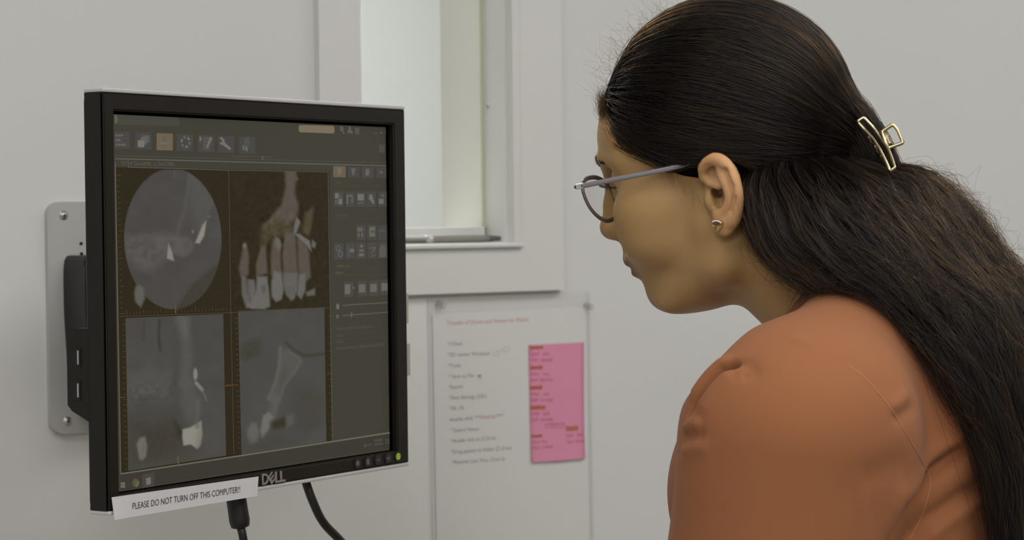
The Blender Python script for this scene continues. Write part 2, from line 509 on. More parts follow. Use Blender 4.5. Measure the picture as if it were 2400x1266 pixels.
# ------------------------------------------------------------------ lettering on a plane
def text_fit(name, body, frame, p0, p1, cap, w, mat, parent, mw_inv, bold=0.0, shear=0.0, thick=0.0):
    """Text whose baseline runs from pixel p0 to p1 on the plane; cap is the capital height in metres."""
    u0, v0 = frame.hit(*p0, w); u1, v1 = frame.hit(*p1, w)
    o = text_mesh(name, body, 1.0, mat, parent, lambda x, y, z: (x, y, z), bold=bold, shear=shear)
    n = len(o.data.vertices)
    co = np.zeros(n * 3, np.float32); o.data.vertices.foreach_get('co', co); co = co.reshape(-1, 3)
    x0, x1 = co[:, 0].min(), co[:, 0].max()
    L_ = math.hypot(u1 - u0, v1 - v0); ex = ((u1 - u0) / L_, (v1 - v0) / L_)
    xs = (co[:, 0] - x0) * (L_ / (x1 - x0)); ys = co[:, 1] * (cap / 0.69)
    P = np.stack([u0 + ex[0] * xs - ex[1] * ys, v0 + ex[1] * xs + ex[0] * ys, np.full(n, w)], 1)
    o.data.vertices.foreach_set('co', P.astype(np.float32).ravel())
    return o

# ------------------------------------------------------------------ instruction sheet in its sleeve, pins, sticky note
paper_m = new_mat('white_paper', (0.76, 0.755, 0.74), 0.8, spec=0.15, noise=0.01, nscale=20)
ink_m = new_mat('grey_ink', (0.27, 0.265, 0.26), 0.8)
red_ink_m = new_mat('faded_red_ink', (0.62, 0.28, 0.27), 0.8)
tilt = math.radians(0.75)
pu, pvv = WALL.hit(1004, 698)
PAPER = Frame(WALL.p(pu, pvv, 0.0008), WALL.U * math.cos(tilt) - WALL.V * math.sin(tilt) * -0.4, WALL.V * math.cos(tilt) - WALL.U * math.sin(tilt))
PMAT = PAPER.matrix()
pw_ = PAPER.hit(1382, 900)[0]
def pbox(name, u0, u1, v0, v1, w0, w1, mat, parent=None, bevel=0.0):
    bm = bmesh.new()
    bm_box(bm, ((u0 + u1) / 2, (v0 + v1) / 2, (w0 + w1) / 2), (u1 - u0, v1 - v0, w1 - w0), bevel)
    o = from_bm(name, bm, mat, parent)
    if parent is None: o.matrix_world = PMAT
    return o
sheet = empty('instruction_sheet', mw=PMAT)
tag(sheet, 'white printed instruction sheet with a red heading pinned below the window', 'paper')
pbox('paper', 0.004, pw_ - 0.005, -0.297, -0.0175, 0.0, 0.0004, paper_m, sheet)
TXT = [('*i Dixel', (1049, 811), (1082, 809)), ('*2D viewer Windows', (1049, 836), (1147, 832)), ('*Tools', (1050, 862), (1079, 860)), ('* Save as File', (1051, 887), (1110, 884)),
       ('*Export', (1051, 912), (1084, 910)), ('*Slice Settings (OK)', (1052, 937), (1138, 932)), ('*OK, OK', (1053, 962), (1087, 960)), ('double click ***', (1053, 988), (1125, 982)),
       ('***', (1162, 979), (1178, 978)), ('* Export Viewer', (1055, 1013), (1123, 1009)), ('*double click on Z Drive', (1056, 1038), (1161, 1030)),
       ('*Drag patient to folder (Z drive)', (1056, 1064), (1197, 1053)), ('*Rename Last, First, Chart #', (1058, 1088), (1181, 1079))]
for s_, a, b in TXT:
    text_fit('printed_line', s_, PAPER, a, b, 0.0040, 0.0005, ink_m, sheet, None)
text_fit('printed_heading', 'Transfer of Dicom and Viewer for iMacks', PAPER, (1047, 762), (1238, 752), 0.0042, 0.0005, red_ink_m, sheet, None)
text_fit('printed_word', 'Desktop', PAPER, (1126, 982), (1161, 979), 0.0040, 0.0005, red_ink_m, sheet, None)
def outline(name, pts, frame, w, wid, mat, parent):
    """Thin drawn line through pixels, closed, lying on a plane."""
    P = [frame.hit(*p_, w) for p_ in pts]
    bm = bmesh.new()
    n = len(P)
    for k in range(n):
        (x0, y0), (x1, y1) = P[k], P[(k + 1) % n]
        d = Vector((x1 - x0, y1 - y0)); L_ = d.length
        if L_ < 1e-7: continue
        d /= L_; nx = Vector((-d.y, d.x)) * wid / 2
        vs_ = [bm.verts.new((x0 + nx.x, y0 + nx.y, w)), bm.verts.new((x1 + nx.x, y1 + nx.y, w)), bm.verts.new((x1 - nx.x, y1 - nx.y, w)), bm.verts.new((x0 - nx.x, y0 - nx.y, w))]
        bm.faces.new(vs_)
    return from_bm(name, bm, mat, parent)
outline('printed_icon', [(1156, 823), (1168, 822), (1168, 832), (1156, 833)], PAPER, 0.0005, 0.0003, ink_m, sheet)
outline('printed_icon', [(1179, 814), (1192, 813), (1192, 823), (1179, 824)], PAPER, 0.0005, 0.0003, ink_m, sheet)
outline('printed_icon', [(1168, 825), (1174, 820), (1179, 818), (1174, 820)], PAPER, 0.0005, 0.0003, ink_m, sheet)
outline('printed_icon', [(1118, 880), (1127, 879), (1123, 884)], PAPER, 0.0005, 0.0010, ink_m, sheet)
outline('printed_icon', [(1121, 884), (1128, 884), (1128, 891), (1121, 891)], PAPER, 0.0005, 0.0003, ink_m, sheet)

plastic_m = glass_mat('clear_sleeve_film', (0.995, 0.995, 0.995), 0.02)
sleeve = empty('sheet_protector', mw=PMAT)
tag(sleeve, 'clear plastic sheet protector covering the printed instruction sheet', 'plastic sleeve')
pbox('front_film', 0.0, pw_, -0.302, 0.0, 0.0007, 0.0009, plastic_m, sleeve)
weld_m = new_mat('sleeve_weld', (0.74, 0.75, 0.76), 0.35)
pbox('side_weld', -0.0004, 0.0006, -0.302, 0.0, 0.0005, 0.0010, weld_m, sleeve)
pbox('side_weld', pw_ - 0.0006, pw_ + 0.0004, -0.302, 0.0, 0.0005, 0.0010, weld_m, sleeve)
clear_m = glass_mat('clear_pin_plastic', (0.93, 0.93, 0.93), 0.10)
for (px, py), lab in (((1026, 714), 'clear push pin at the upper left corner of the sheet protector'), ((1372, 714), 'clear push pin at the upper right corner of the sheet protector')):
    u, v = PAPER.hit(px, py)
    pin = empty('push_pin', mw=PMAT @ Matrix.Translation((u, v, 0.0009)))
    tag(pin, lab, 'push pin', 'push pins holding the sheet protector')
    bm = bmesh.new(); bm_lathe(bm, [(0.0045, 0), (0.0047, 0.0012), (0.0026, 0.0022), (0.0022, 0.0065), (0.0034, 0.0078), (0.0036, 0.0092), (0.0028, 0.0098)], (0, 0, 0), (0.05, -0.12, 1), 18)
    from_bm('head', bm, clear_m, pin, True)
    bm = bmesh.new(); bm_lathe(bm, [(0.0005, -0.0008), (0.0005, 0.006)], (0, 0, 0), (0.05, -0.12, 1), 8)
    from_bm('needle', bm, screw_m, pin, True)

# second sheet, half hidden behind the monitor
pu2 = WALL.hit(999, 800)[0]; pv2 = WALL.hit(980, 701)[1]
sh2 = wbox('blank_sheet', pu2 - 0.216, pu2, pv2 - 0.279, pv2, 0.0002, 0.0007, paper_m)
tag(sh2, 'white sheet on the wall behind the right edge of the monitor', 'paper')

# sticky note
pink_m = new_mat('pink_note_paper', (0.76, 0.30, 0.45), 0.8, spec=0.1, noise=0.03, nscale=60)
hl_m = new_mat('orange_highlighter', (0.52, 0.16, 0.10), 0.8)
pen_ink_m = new_mat('faint_ballpoint', (0.50, 0.11, 0.22), 0.8)
note = empty('sticky_note', mw=PMAT)
tag(note, 'long pink sticky note with orange highlighted handwriting on the instruction sheet', 'sticky note')
c4 = [PAPER.hit(1238, 808, 0.001), PAPER.hit(1367, 801, 0.001), PAPER.hit(1367, 1073, 0.001), PAPER.hit(1243, 1083, 0.001)]
bm = bmesh.new()
N1, N2 = 10, 16
grid = []
for j in range(N2 + 1):
    row = []
    for i in range(N1 + 1):
        s, t = i / N1, j / N2
        u = (c4[0][0] * (1 - s) + c4[1][0] * s) * (1 - t) + (c4[3][0] * (1 - s) + c4[2][0] * s) * t
        v = (c4[0][1] * (1 - s) + c4[1][1] * s) * (1 - t) + (c4[3][1] * (1 - s) + c4[2][1] * s) * t
        row.append((u, v, 0.0012 + 0.006 * max(0, t - 0.55) ** 2 * (1 + 0.4 * s) + 0.0006 * math.sin(3 * s) * t))
    grid.append(row)
def note_pt(s, t, lift=0.0):
    u = (c4[0][0] * (1 - s) + c4[1][0] * s) * (1 - t) + (c4[3][0] * (1 - s) + c4[2][0] * s) * t
    v = (c4[0][1] * (1 - s) + c4[1][1] * s) * (1 - t) + (c4[3][1] * (1 - s) + c4[2][1] * s) * t
    return (u, v, 0.0012 + 0.006 * max(0, t - 0.55) ** 2 * (1 + 0.4 * s) + 0.0006 * math.sin(3 * s) * t + lift)
top = [[bm.verts.new(p_) for p_ in r] for r in grid]; bot = [[bm.verts.new((p_[0], p_[1], p_[2] - 0.00025)) for p_ in r] for r in grid]
for j in range(N2):
    for i in range(N1):
        bm.faces.new((top[j][i], top[j + 1][i], top[j + 1][i + 1], top[j][i + 1])); bm.faces.new((bot[j][i], bot[j][i + 1], bot[j + 1][i + 1], bot[j + 1][i]))
for j in range(N2):
    for i in (0, N1):
        bm.faces.new((top[j][i], bot[j][i], bot[j + 1][i], top[j + 1][i]) if i else (top[j + 1][i], bot[j + 1][i], bot[j][i], top[j][i]))
from_bm('note_paper', bm, pink_m, note, True)
def inv_note(px, py):
    u, v = PAPER.hit(px, py, 0.0015)
    # bilinear inverse, close enough for a near rectangle
    t = (c4[0][1] - v) / (c4[0][1] - c4[3][1]); s = (u - (c4[0][0] * (1 - t) + c4[3][0] * t)) / ((c4[1][0] - c4[0][0]) * (1 - t) + (c4[2][0] - c4[3][0]) * t)
    t = ((c4[0][1] * (1 - s) + c4[1][1] * s) - v) / ((c4[0][1] - c4[3][1]) * (1 - s) + (c4[1][1] - c4[2][1]) * s)
    return s, t
for (x0, y0, x1, y1) in ((1241, 811, 1272, 819), (1241, 857, 1271, 866), (1241, 904, 1270, 913), (1241, 950, 1277, 960), (1325, 998, 1353, 1009), (1244, 1018, 1269, 1026)):
    bm = bmesh.new()
    P = []
    for k in range(7):
        x = x0 + (x1 - x0) * k / 6
        s, t = inv_note(x, y0 - 1.5 * k / 6 + random.uniform(-1, 1)); P.append(note_pt(s, t, 0.0001))
    for k in range(6, -1, -1):
        x = x0 + (x1 - x0) * k / 6
        s, t = inv_note(x, y1 - 1.5 * k / 6 + random.uniform(-1, 1)); P.append(note_pt(s, t, 0.0001))
    bm.faces.new([bm.verts.new(p_) for p_ in P])
    from_bm('highlighter_mark', bm, hl_m, note)
def scribble(x0, x1, y, h, name='handwriting', mat=None):
    bm = bmesh.new(); pts = []
    n = max(6, int((x1 - x0) / 2.2))
    for k in range(n):
        x = x0 + (x1 - x0) * k / (n - 1)
        s, t = inv_note(x, y - 0.05 * (x - x0) + h * (0.5 if k % 2 else -0.5) * random.uniform(0.4, 1)); pts.append(Vector(note_pt(s, t, 0.0002)))
    bm_tube(bm, pts, 0.00022, 4)
    from_bm(name, bm, mat or pen_ink_m, note)
for y0 in (829, 876, 923, 969):
    scribble(1242, 1262, y0, 9); scribble(1272, 1286, y0, 9); scribble(1242, 1260, y0 + 14, 9); scribble(1266, 1294, y0 + 14, 9)
scribble(1276, 1322, 994, 9); scribble(1244, 1262, 1036, 9); scribble(1266, 1280, 1034, 9); scribble(1244, 1262, 1049, 9); scribble(1268, 1294, 1047, 9)
scribble(1325, 1342, 1020, 9); scribble(1350, 1364, 1018, 9); scribble(1326, 1342, 1035, 9); scribble(1346, 1365, 1033, 9)
scribble(1275, 1324, 1002, 1.5, 'underline', hl_m)
for y0 in (815, 861, 908, 955, 1022):
    scribble(1243, 1266, y0, 6, 'handwriting')
# ------------------------------------------------------------------ monitor on its wall arm
MA = math.radians(57.5)
mc = EYE + c_right * -0.1905 + c_up * -0.0185 + c_fwd * 1.811
MON = Frame(mc, (math.cos(MA), math.sin(MA), 0), (0, 0, 1))
MMAT = MON.matrix()
MW, MH = 0.3755, 0.3015
mon = empty('computer_monitor', mw=MMAT)
tag(mon, 'black flat computer monitor with silver edges showing dental scans, turned on a wall arm', 'monitor')
bez_m = new_mat('black_bezel_plastic', (0.0105, 0.0085, 0.005), 0.5, spec=0.3, bump=0.15, bscale=2500)
silver_m = new_mat('silver_edge_plastic', (0.52, 0.52, 0.51), 0.4, spec=0.4)
def mbox(name, u0, u1, v0, v1, w0, w1, mat, parent=mon, bevel=0.0, seg=2):
    bm = bmesh.new()
    bm_box(bm, ((u0 + u1) / 2, (v0 + v1) / 2, (w0 + w1) / 2), (u1 - u0, v1 - v0, w1 - w0), bevel, seg)
    return from_bm(name, bm, mat, parent)
SW = -0.0065                                  # screen glass lies this far behind the front
il = MON.hit(275, 700)[0]; ir_ = MON.hit(928, 700)[0]
it = MON.hit(600, 276)[1]; ib = MON.hit(600, 1109)[1]
hw, hh = MW / 2, MH / 2
# front bezel: four bars with a shallow slope into the opening
def bar(name, outer, inner):
    """outer/inner: two (u, v) each; bar of the bezel from the outside edge to the opening."""
    (a, b), (c, d) = outer, inner
    bm = bmesh.new()
    prof = [(a, b, 0.0), (c, d, 0.0), (c, d, SW - 0.004)]
    bm_prism
    F = [bm.verts.new((*a, 0)), bm.verts.new((*b, 0)), bm.verts.new((*d, 0)), bm.verts.new((*c, 0))]
    K = [bm.verts.new((*a, -0.018)), bm.verts.new((*b, -0.018)), bm.verts.new((*d, -0.018)), bm.verts.new((*c, -0.018))]
    bm.faces.new(F); bm.faces.new(K[::-1])
    for k in range(4):
        bm.faces.new((F[k], K[k], K[(k + 1) % 4], F[(k + 1) % 4]))
    bmesh.ops.recalc_face_normals(bm, faces=bm.faces)
    ed = [e for e in bm.edges if all(abs(v.co.z) < 1e-6 for v in e.verts) and {v.index for v in e.verts} is not None]
    bmesh.ops.bevel(bm, geom=[e for e in ed if (e.verts[0] in F[:2] and e.verts[1] in F[:2]) or (e.verts[0] in F[2:] and e.verts[1] in F[2:])], offset=0.0014, segments=3, affect='EDGES')
    return from_bm(name, bm, bez_m, mon)
A, B, C_, D = (-hw, hh), (hw, hh), (hw, -hh), (-hw, -hh)
a, b, c, d = (il, it), (ir_, it), (ir_, ib), (il, ib)
bar('bezel_bar', (A, B), (a, b)); bar('bezel_bar', (B, C_), (b, c)); bar('bezel_bar', (C_, D), (c, d)); bar('bezel_bar', (D, A), (d, a))
mbox('edge_strip', -hw, hw, hh, hh + 0.0031, -0.0185, 0.0, silver_m, bevel=0.0009)
mbox('edge_strip', -hw, hw, -hh - 0.0030, -hh, -0.0185, 0.0, silver_m, bevel=0.0009)
# back housing, stepped and tapering, with a raised centre
bm = bmesh.new()
def ring(u0, u1, v0, v1, w): return [bm.verts.new((u0, v0, w)), bm.verts.new((u1, v0, w)), bm.verts.new((u1, v1, w)), bm.verts.new((u0, v1, w))]
rings_ = [ring(-hw + .001, hw - .001, -hh + .001, hh - .001, -0.018), ring(-hw + .006, hw - .006, -hh + .006, hh - .006, -0.024), ring(-hw + .05, hw - .05, -hh + .045, hh - .045, -0.030),
          ring(-hw + .055, hw - .055, -hh + .05, hh - .05, -0.050), ring(-hw + .09, hw - .09, -hh + .08, hh - .08, -0.055)]
for r0, r1 in zip(rings_, rings_[1:]):
    for k in range(4): bm.faces.new((r0[k], r0[(k + 1) % 4], r1[(k + 1) % 4], r1[k]))
bm.faces.new(rings_[-1]); bm.faces.new(rings_[0][::-1])
from_bm('back_housing', bm, bez_m, mon)
# side block with two sockets, on the monitor's left edge
def side_v(px, py, w, u=-hw):
    """Height on the monitor's side plane seen at a pixel."""
    d_ = pix_dir(px, py); o_ = MON.p(u, 0, 0)
    t = (o_ - EYE).dot(MON.U) / d_.dot(MON.U)
    q_ = EYE + d_ * t - MON.o
    return q_.dot(MON.V), q_.dot(MON.N)
vt, wt_ = side_v(196, 770, 0); vb, wb_ = side_v(203, 990, 0); vb2, wb2 = side_v(161, 950, 0)
wk = side_v(157, 850, 0)[1]
vt2 = side_v(161, 795, 0)[0]
usb = [(-0.0175, vt), (wk * 0.6 - 0.0175 * 0.4, vt + 0.0), (wk, vt2), (wk, vb2), (wk + 0.004, vb2 - 0.004), (-0.0175, vb)]
bm = bmesh.new()
bm_prism(bm, usb, -hw, -hw + 0.05, lambda x, y, z: (z, y, x))
blk = from_bm('socket_block', bm, bez_m, mon)
port_m = new_mat('socket_dark', (0.008, 0.008, 0.008), 0.6)
for py in (838, 915):
    v_, w__ = side_v(181, py, 0)
    p_ = mbox('usb_socket', -hw - 0.0006, -hw + 0.001, v_ - 0.0068, v_ + 0.0068, w__ - 0.0034, w__ + 0.0034, port_m, blk)
    mbox('metal_tongue', -hw - 0.0008, -hw + 0.0002, v_ - 0.0050, v_ + 0.0050, w__ + 0.0006, w__ + 0.0020, screw_m, blk)
    for (dv, dw) in ((0.0066, 0), (-0.0066, 0)):
        mbox('socket_rim', -hw - 0.0008, -hw, v_ + dv - 0.0005, v_ + dv + 0.0005, w__ - 0.0036, w__ + 0.0036, port_m, blk)
shade_seam_m = new_mat('recess_shade_seam_black', (0.002, 0.002, 0.002), 0.9, spec=0.0)
mbox('recess_shade', il, ir_, it - 0.0022, it, SW, SW + 0.0012, shade_seam_m)  # black strips put the shadow line of the screen recess in as colour
mbox('recess_shade', ir_ - 0.0030, ir_, ib, it - 0.0022, SW, SW + 0.0012, shade_seam_m)
mbox('recess_shade', il, ir_ - 0.0030, ib, ib + 0.0008, SW, SW + 0.0012, shade_seam_m)
mbox('seam_line', -hw - 0.0002, -hw + 0.0008, -hh + 0.001, hh - 0.001, -0.0022, -0.0012, shade_seam_m)
# buttons
led_m = emit_mat('green_power_light', srgb(138, 168, 44), 1.0)
icon_m = new_mat('button_print', (0.16, 0.15, 0.13), 0.5)
rimb_m = new_mat('button_black', (0.010, 0.009, 0.008), 0.3, spec=0.5)
for k, (px, py) in enumerate(((837, 1086), (861, 1082), (885, 1078), (909, 1074), (932, 1070))):
    u, v = MON.hit(px, py)
    bm = bmesh.new()
    bm_prism(bm, [(u + x, v + y) for x, y in rounded_rect(-0.0046, 0.0046, -0.0042, 0.0042, 0.0036, 4)], -0.001, 0.0007)
    bt = from_bm('button', bm, rimb_m, mon)
    if k == 4:
        bm = bmesh.new(); bm_prism(bm, [(u + x, v + y) for x, y in rounded_rect(-0.0028, 0.0028, -0.0027, 0.0027, 0.0025, 5)], 0.0006, 0.0009)
        from_bm('power_light', bm, led_m, bt)
        bm = bmesh.new()
        bm_tube(bm, [Vector((u + 0.0015 * math.sin(t), v + 0.0015 * math.cos(t), 0.00095)) for t in np.linspace(0.6, 5.7, 12)], 0.0002, 4)
        bm_tube(bm, [Vector((u, v + 0.0003, 0.00095)), Vector((u, v + 0.0018, 0.00095))], 0.0002, 4)
        from_bm('power_mark', bm, rimb_m, bt)
    elif k == 0:
        bm = bmesh.new(); bm_prism(bm, [(u + x, v + y) for x, y in rounded_rect(-0.0018, 0.0018, -0.002, 0.002, 0.0012, 3)], 0.0006, 0.0008); from_bm('button_mark', bm, icon_m, bt)
    elif k == 1:
        mbox('button_mark', u - 0.0016, u + 0.0016, v - 0.0024, v + 0.0020, 0.0006, 0.0008, icon_m, bt)
    else:
        bm = bmesh.new(); bm_box(bm, (u, v, 0.0007), (0.004, 0.0008, 0.0002))
        if k == 3: bm_box(bm, (u, v, 0.0007), (0.0008, 0.004, 0.0002))
        from_bm('button_mark', bm, icon_m, bt)
# maker's letters
logo_m = new_mat('logo_silver', (0.40, 0.37, 0.35), 0.35, metal=0.6)
u0, v0 = MON.hit(613, 1138); u1, v1 = MON.hit(668, 1130)
lh = MON.hit(613, 1110)[1] - v0
xs = [0.0, 0.27, 0.55, 0.77]; wdt = [0.27, 0.27, 0.22, 0.22]
for k, ch in enumerate('DELL'):
    ctr = (u0 + (u1 - u0) * (xs[k] + wdt[k] / 2), v0 + (v1 - v0) * 0.15 + lh * 0.5)
    o = text_mesh('logo_letter', ch, 1.0, logo_m, mon, lambda x, y, z: (x, y, z), bold=0.028, extrude=0.02)
    co = np.array([v.co for v in o.data.vertices])
    mid = (co.min(0) + co.max(0)) / 2; ext = co.max(0) - co.min(0)
    ang = math.radians(38) if ch == 'E' else 0
    for v in o.data.vertices:
        x, y = (v.co.x - mid[0]) / ext[0], (v.co.y - mid[1]) / ext[1]
        if ch == 'E': x, y = x * 0.85, y * 0.85
        x *= (u1 - u0) * wdt[k] * 1.02; y *= lh * 0.95
        x, y = x * math.cos(ang) - y * math.sin(ang), x * math.sin(ang) + y * math.cos(ang)
        v.co = Vector((ctr[0] + x, ctr[1] + y, 0.0003 + (0.0006 if v.co.z > 0 else 0)))

# paper strip taped to the bottom edge
lab_paper_m = new_mat('white_label_paper', (0.66, 0.66, 0.67), 0.6, spec=0.3)
black_ink_m = new_mat('black_ink', (0.03, 0.03, 0.03), 0.7)
strip = empty('paper_label_strip', mw=MMAT)
tag(strip, 'white paper label strip reading please do not turn off this computer along the monitor bottom', 'label')
cs = [MON.hit(262, 1166, 0.001), MON.hit(606, 1117, 0.001), MON.hit(603, 1163, 0.001), MON.hit(266, 1219, 0.001)]
bm = bmesh.new()
top, bot = [], []
for i in range(21):
    s = i / 20
    colT, colB = [], []
    for j in range(5):
        t = j / 4
        u = (cs[0][0] * (1 - s) + cs[1][0] * s) * (1 - t) + (cs[3][0] * (1 - s) + cs[2][0] * s) * t
        v = (cs[0][1] * (1 - s) + cs[1][1] * s) * (1 - t) + (cs[3][1] * (1 - s) + cs[2][1] * s) * t
        w = 0.0010 + (0.0012 * max(0, 0.12 - s) * 8 * t if s < 0.12 else 0)
        colT.append(bm.verts.new((u, v, w))); colB.append(bm.verts.new((u, v, w - 0.0003)))
    top.append(colT); bot.append(colB)
for i in range(20):
    for j in range(4):
        bm.faces.new((top[i][j], top[i][j + 1], top[i + 1][j + 1], top[i + 1][j])); bm.faces.new((bot[i][j], bot[i + 1][j], bot[i + 1][j + 1], bot[i][j + 1]))
for i in range(20):
    for j in (0, 4):
        bm.faces.new((top[i][j], top[i + 1][j], bot[i + 1][j], bot[i][j]))
for i in (0, 20):
    for j in range(4):
        bm.faces.new((top[i][j], top[i][j + 1], bot[i][j + 1], bot[i][j]))
from_bm('strip_paper', bm, lab_paper_m, strip)
cap_h = MON.hit(312, 1176)[1] - MON.hit(312, 1194)[1]
text_fit('strip_lettering', 'PLEASE DO NOT TURN OFF THIS COMPUTER!!', MON, (311, 1194), (563, 1154), cap_h * 0.84, 0.0014, black_ink_m, strip, None, bold=-0.007)

# small tabs of paper taped to the far edge
tab_m = new_mat('beige_tape_paper', (0.50, 0.46, 0.40), 0.7)
for (y0, y1, xr, lab) in ((688, 758, 957, 'upper small beige paper tab at the right edge of the monitor'), (806, 880, 961, 'lower small beige paper tab at the right edge of the monitor')):
    uu0, vv0 = MON.hit(950, y0, -0.0198); uu1, vv1 = MON.hit(xr, y1, -0.0198)
    bm = bmesh.new(); bm_box(bm, ((hw - 0.004 + uu1) / 2, (vv0 + vv1) / 2, -0.0198), (uu1 - hw + 0.004, vv0 - vv1, 0.0006))
    tb_ = from_bm('paper_tab', bm, tab_m); tb_.matrix_world = MMAT
    tag(tb_, lab, 'paper tab', 'paper tabs on the monitor edge')

# wall plate, arm and cables
plate_m = new_mat('grey_plate_metal', (0.47, 0.47, 0.45), 0.4, spec=0.4, noise=0.02, nscale=40)
mount = empty('wall_mount', mw=WMAT)
tag(mount, 'grey metal wall plate with black arm carrying the monitor', 'monitor mount')
pl0 = WALL.hit(114, 700, 0.006); plt = WALL.hit(160, 473, 0.006)[1]; plb = WALL.hit(160, 1017, 0.006)[1]
pl_u1 = pl0[0] + 0.125
bm = bmesh.new(); bm_prism(bm, rounded_rect(pl0[0], pl_u1, plb, plt, 0.012, 6), 0.0, 0.006)
ed = [e for e in bm.edges if all(abs(v.co.z - 0.006) < 1e-6 for v in e.verts)]
bmesh.ops.bevel(bm, geom=ed, offset=0.001, segments=2, affect='EDGES')
from_bm('wall_plate', bm, plate_m, mount)
for px, py in ((149, 505), (158, 988)):
    u, v = WALL.hit(px, py, 0.006)
    screw(mount, Matrix.Translation((u, v, 0.0055)), 0.0033)
    screw(mount, Matrix.Translation((2 * (pl0[0] + pl_u1) / 2 - u, v, 0.0055)), 0.0033)
for px, py in ((190, 571), (191, 595)):
    u, v = WALL.hit(px, py, 0.006)
    bm = bmesh.new(); bm_lathe(bm, [(0.0016, 0), (0.0016, 0.0006)], (u, v, 0.006), (0, 0, 1), 12)
    from_bm('plate_hole', bm, port_m, mount)
u, v = WALL.hit(194, 626, 0.012)
# arm: knuckle on the plate, two tubes, head plate at the monitor
arm_m = new_mat('black_arm_enamel', (0.012, 0.012, 0.011), 0.45, spec=0.4)
ku = WALL.hit(150, 760, 0.006)[0]; kt = WALL.hit(170, 600, 0.03)[1]; kb = WALL.hit(170, 960, 0.03)[1]
bm = bmesh.new()
prof = catmull([(ku + 0.006, kb), (ku + 0.0015, (kb + kt) / 2 - 0.01), (ku, (kb * 0.3 + kt * 0.7)), (ku + 0.0015, kt - 0.004), (ku + 0.012, kt)], 4)
pts = [tuple(p_) for p_ in prof] + [(ku + 0.07, kt + 0.002), (ku + 0.07, kb)]
bm_prism(bm, pts, 0.006, 0.052)
ed = [e for e in bm.edges if all(abs(v.co.z - 0.052) < 1e-6 for v in e.verts)]
bmesh.ops.bevel(bm, geom=ed, offset=0.004, segments=3, affect='EDGES')
from_bm('pivot_housing', bm, arm_m, mount)
WI = WMAT.inverted()
j0 = Vector((ku + 0.04, (kt + kb) / 2, 0.05)); back = WI @ MON.p(0, 0, -0.058)
elbow = Vector((ku + 0.17, (kt + kb) / 2, 0.17))
bm = bmesh.new(); bm_tube(bm, [j0, elbow], 0.017, 16); from_bm('lower_arm', bm, arm_m, mount, True)
bm = bmesh.new(); bm_lathe(bm, [(0.022, -0.03), (0.024, -0.028), (0.024, 0.028), (0.022, 0.03)], elbow, (0, 1, 0), 20); from_bm('elbow_joint', bm, arm_m, mount, True)
bm = bmesh.new(); bm_tube(bm, [elbow, Vector((back.x, elbow.y, back.z)) * 0.9 + elbow * 0.1, back], 0.016, 16); from_bm('upper_arm', bm, arm_m, mount, True)
vesa = box('head_plate', (0, 0, 0), (0.115, 0.115, 0.004), arm_m, mount, 0.002)
vesa.matrix_local = WI @ MMAT @ Matrix.Translation((0, 0, -0.0575))
# cables
cord_m = new_mat('black_cable_rubber', (0.014, 0.013, 0.011), 0.45, spec=0.4)
vc = empty('video_cable', (0, 0, 0))
tag(vc, 'black video cable with thick plug hanging under the monitor label strip', 'cable')
yk = 1.80
P0, P1 = at_depth(546, 1120, yk), at_depth(564, 1238, yk)
bm = bmesh.new()
ax = (P1 - P0); L_ = ax.length
bm_lathe(bm, [(0.0045, 0), (0.0078, 0.004), (0.0080, L_ - 0.012), (0.0082, L_ - 0.006), (0.0072, L_ - 0.001), (0.0045, L_)], P0, ax, 24)
from_bm('plug', bm, cord_m, vc, True)
tail = [P1 - ax.normalized() * 0.002, at_depth(572, 1275, yk), at_depth(588, 1400, yk + 0.03), at_depth(560, 1650, yk + 0.2), at_depth(480, 1900, yk + 0.42)]
bm = bmesh.new(); bm_tube(bm, [Vector(p_) for p_ in catmull([tuple(t) for t in tail], 8)], 0.0033, 12); from_bm('cord', bm, cord_m, vc, True)
pc = empty('power_cord', (0, 0, 0))
tag(pc, 'black power cord curving down from behind the monitor to the right', 'cable')
ck = [(700, 1060, 1.87), (714, 1120, 1.87), (733, 1175, 1.87), (758, 1225, 1.88), (800, 1270, 1.9), (850, 1330, 1.95), (900, 1500, 2.1), (900, 1800, 2.25)]
bm = bmesh.new(); bm_tube(bm, [Vector(p_) for p_ in catmull([tuple(at_depth(*q)) for q in ck], 8)], 0.0036, 12); from_bm('cord', bm, cord_m, pc, True)
bm = bmesh.new(); bm_lathe(bm, [(0.006, 0), (0.0065, 0.003), (0.006, 0.03), (0.0036, 0.036)], at_depth(690, 1030, 1.865), (at_depth(706, 1095, 1.87) - at_depth(690, 1030, 1.865)), 16); from_bm('plug', bm, cord_m, pc, True)
# ------------------------------------------------------------------ what the screen shows (flat, lit from behind)
def lcd_mat(name, rgb=None):
    m = bpy.data.materials.new(name)
    m.use_nodes = True
    b = m.node_tree.nodes['Principled BSDF']
    b.inputs['Base Color'].default_value = (0.004, 0.004, 0.004, 1)
    b.inputs['Roughness'].default_value = 0.5
    b.inputs['Specular IOR Level'].default_value = 0.12
    if rgb is not None:
        b.inputs['Emission Color'].default_value = (*srgb(*rgb), 1)
    else:
        at = m.node_tree.nodes.new('ShaderNodeAttribute'); at.attribute_name = 'picture'
        m.node_tree.links.new(at.outputs['Color'], b.inputs['Emission Color'])
    b.inputs['Emission Strength'].default_value = 1.0
    m.cycles.emission_sampling = 'NONE'
    return m
def knee(v):
    return np.where(np.asarray(v, float) > 64, 64 + (np.asarray(v, float) - 64) * 0.5, np.asarray(v, float)) if np.ndim(v) else (64 + (v - 64) * 0.5 if v > 64 else v)
_lc = {}
def lcd(rgb):
    rgb = tuple(knee(v) for v in rgb)
    if rgb not in _lc: _lc[rgb] = lcd_mat('screen_colour', rgb)
    return _lc[rgb]
picture_m = lcd_mat('screen_picture')
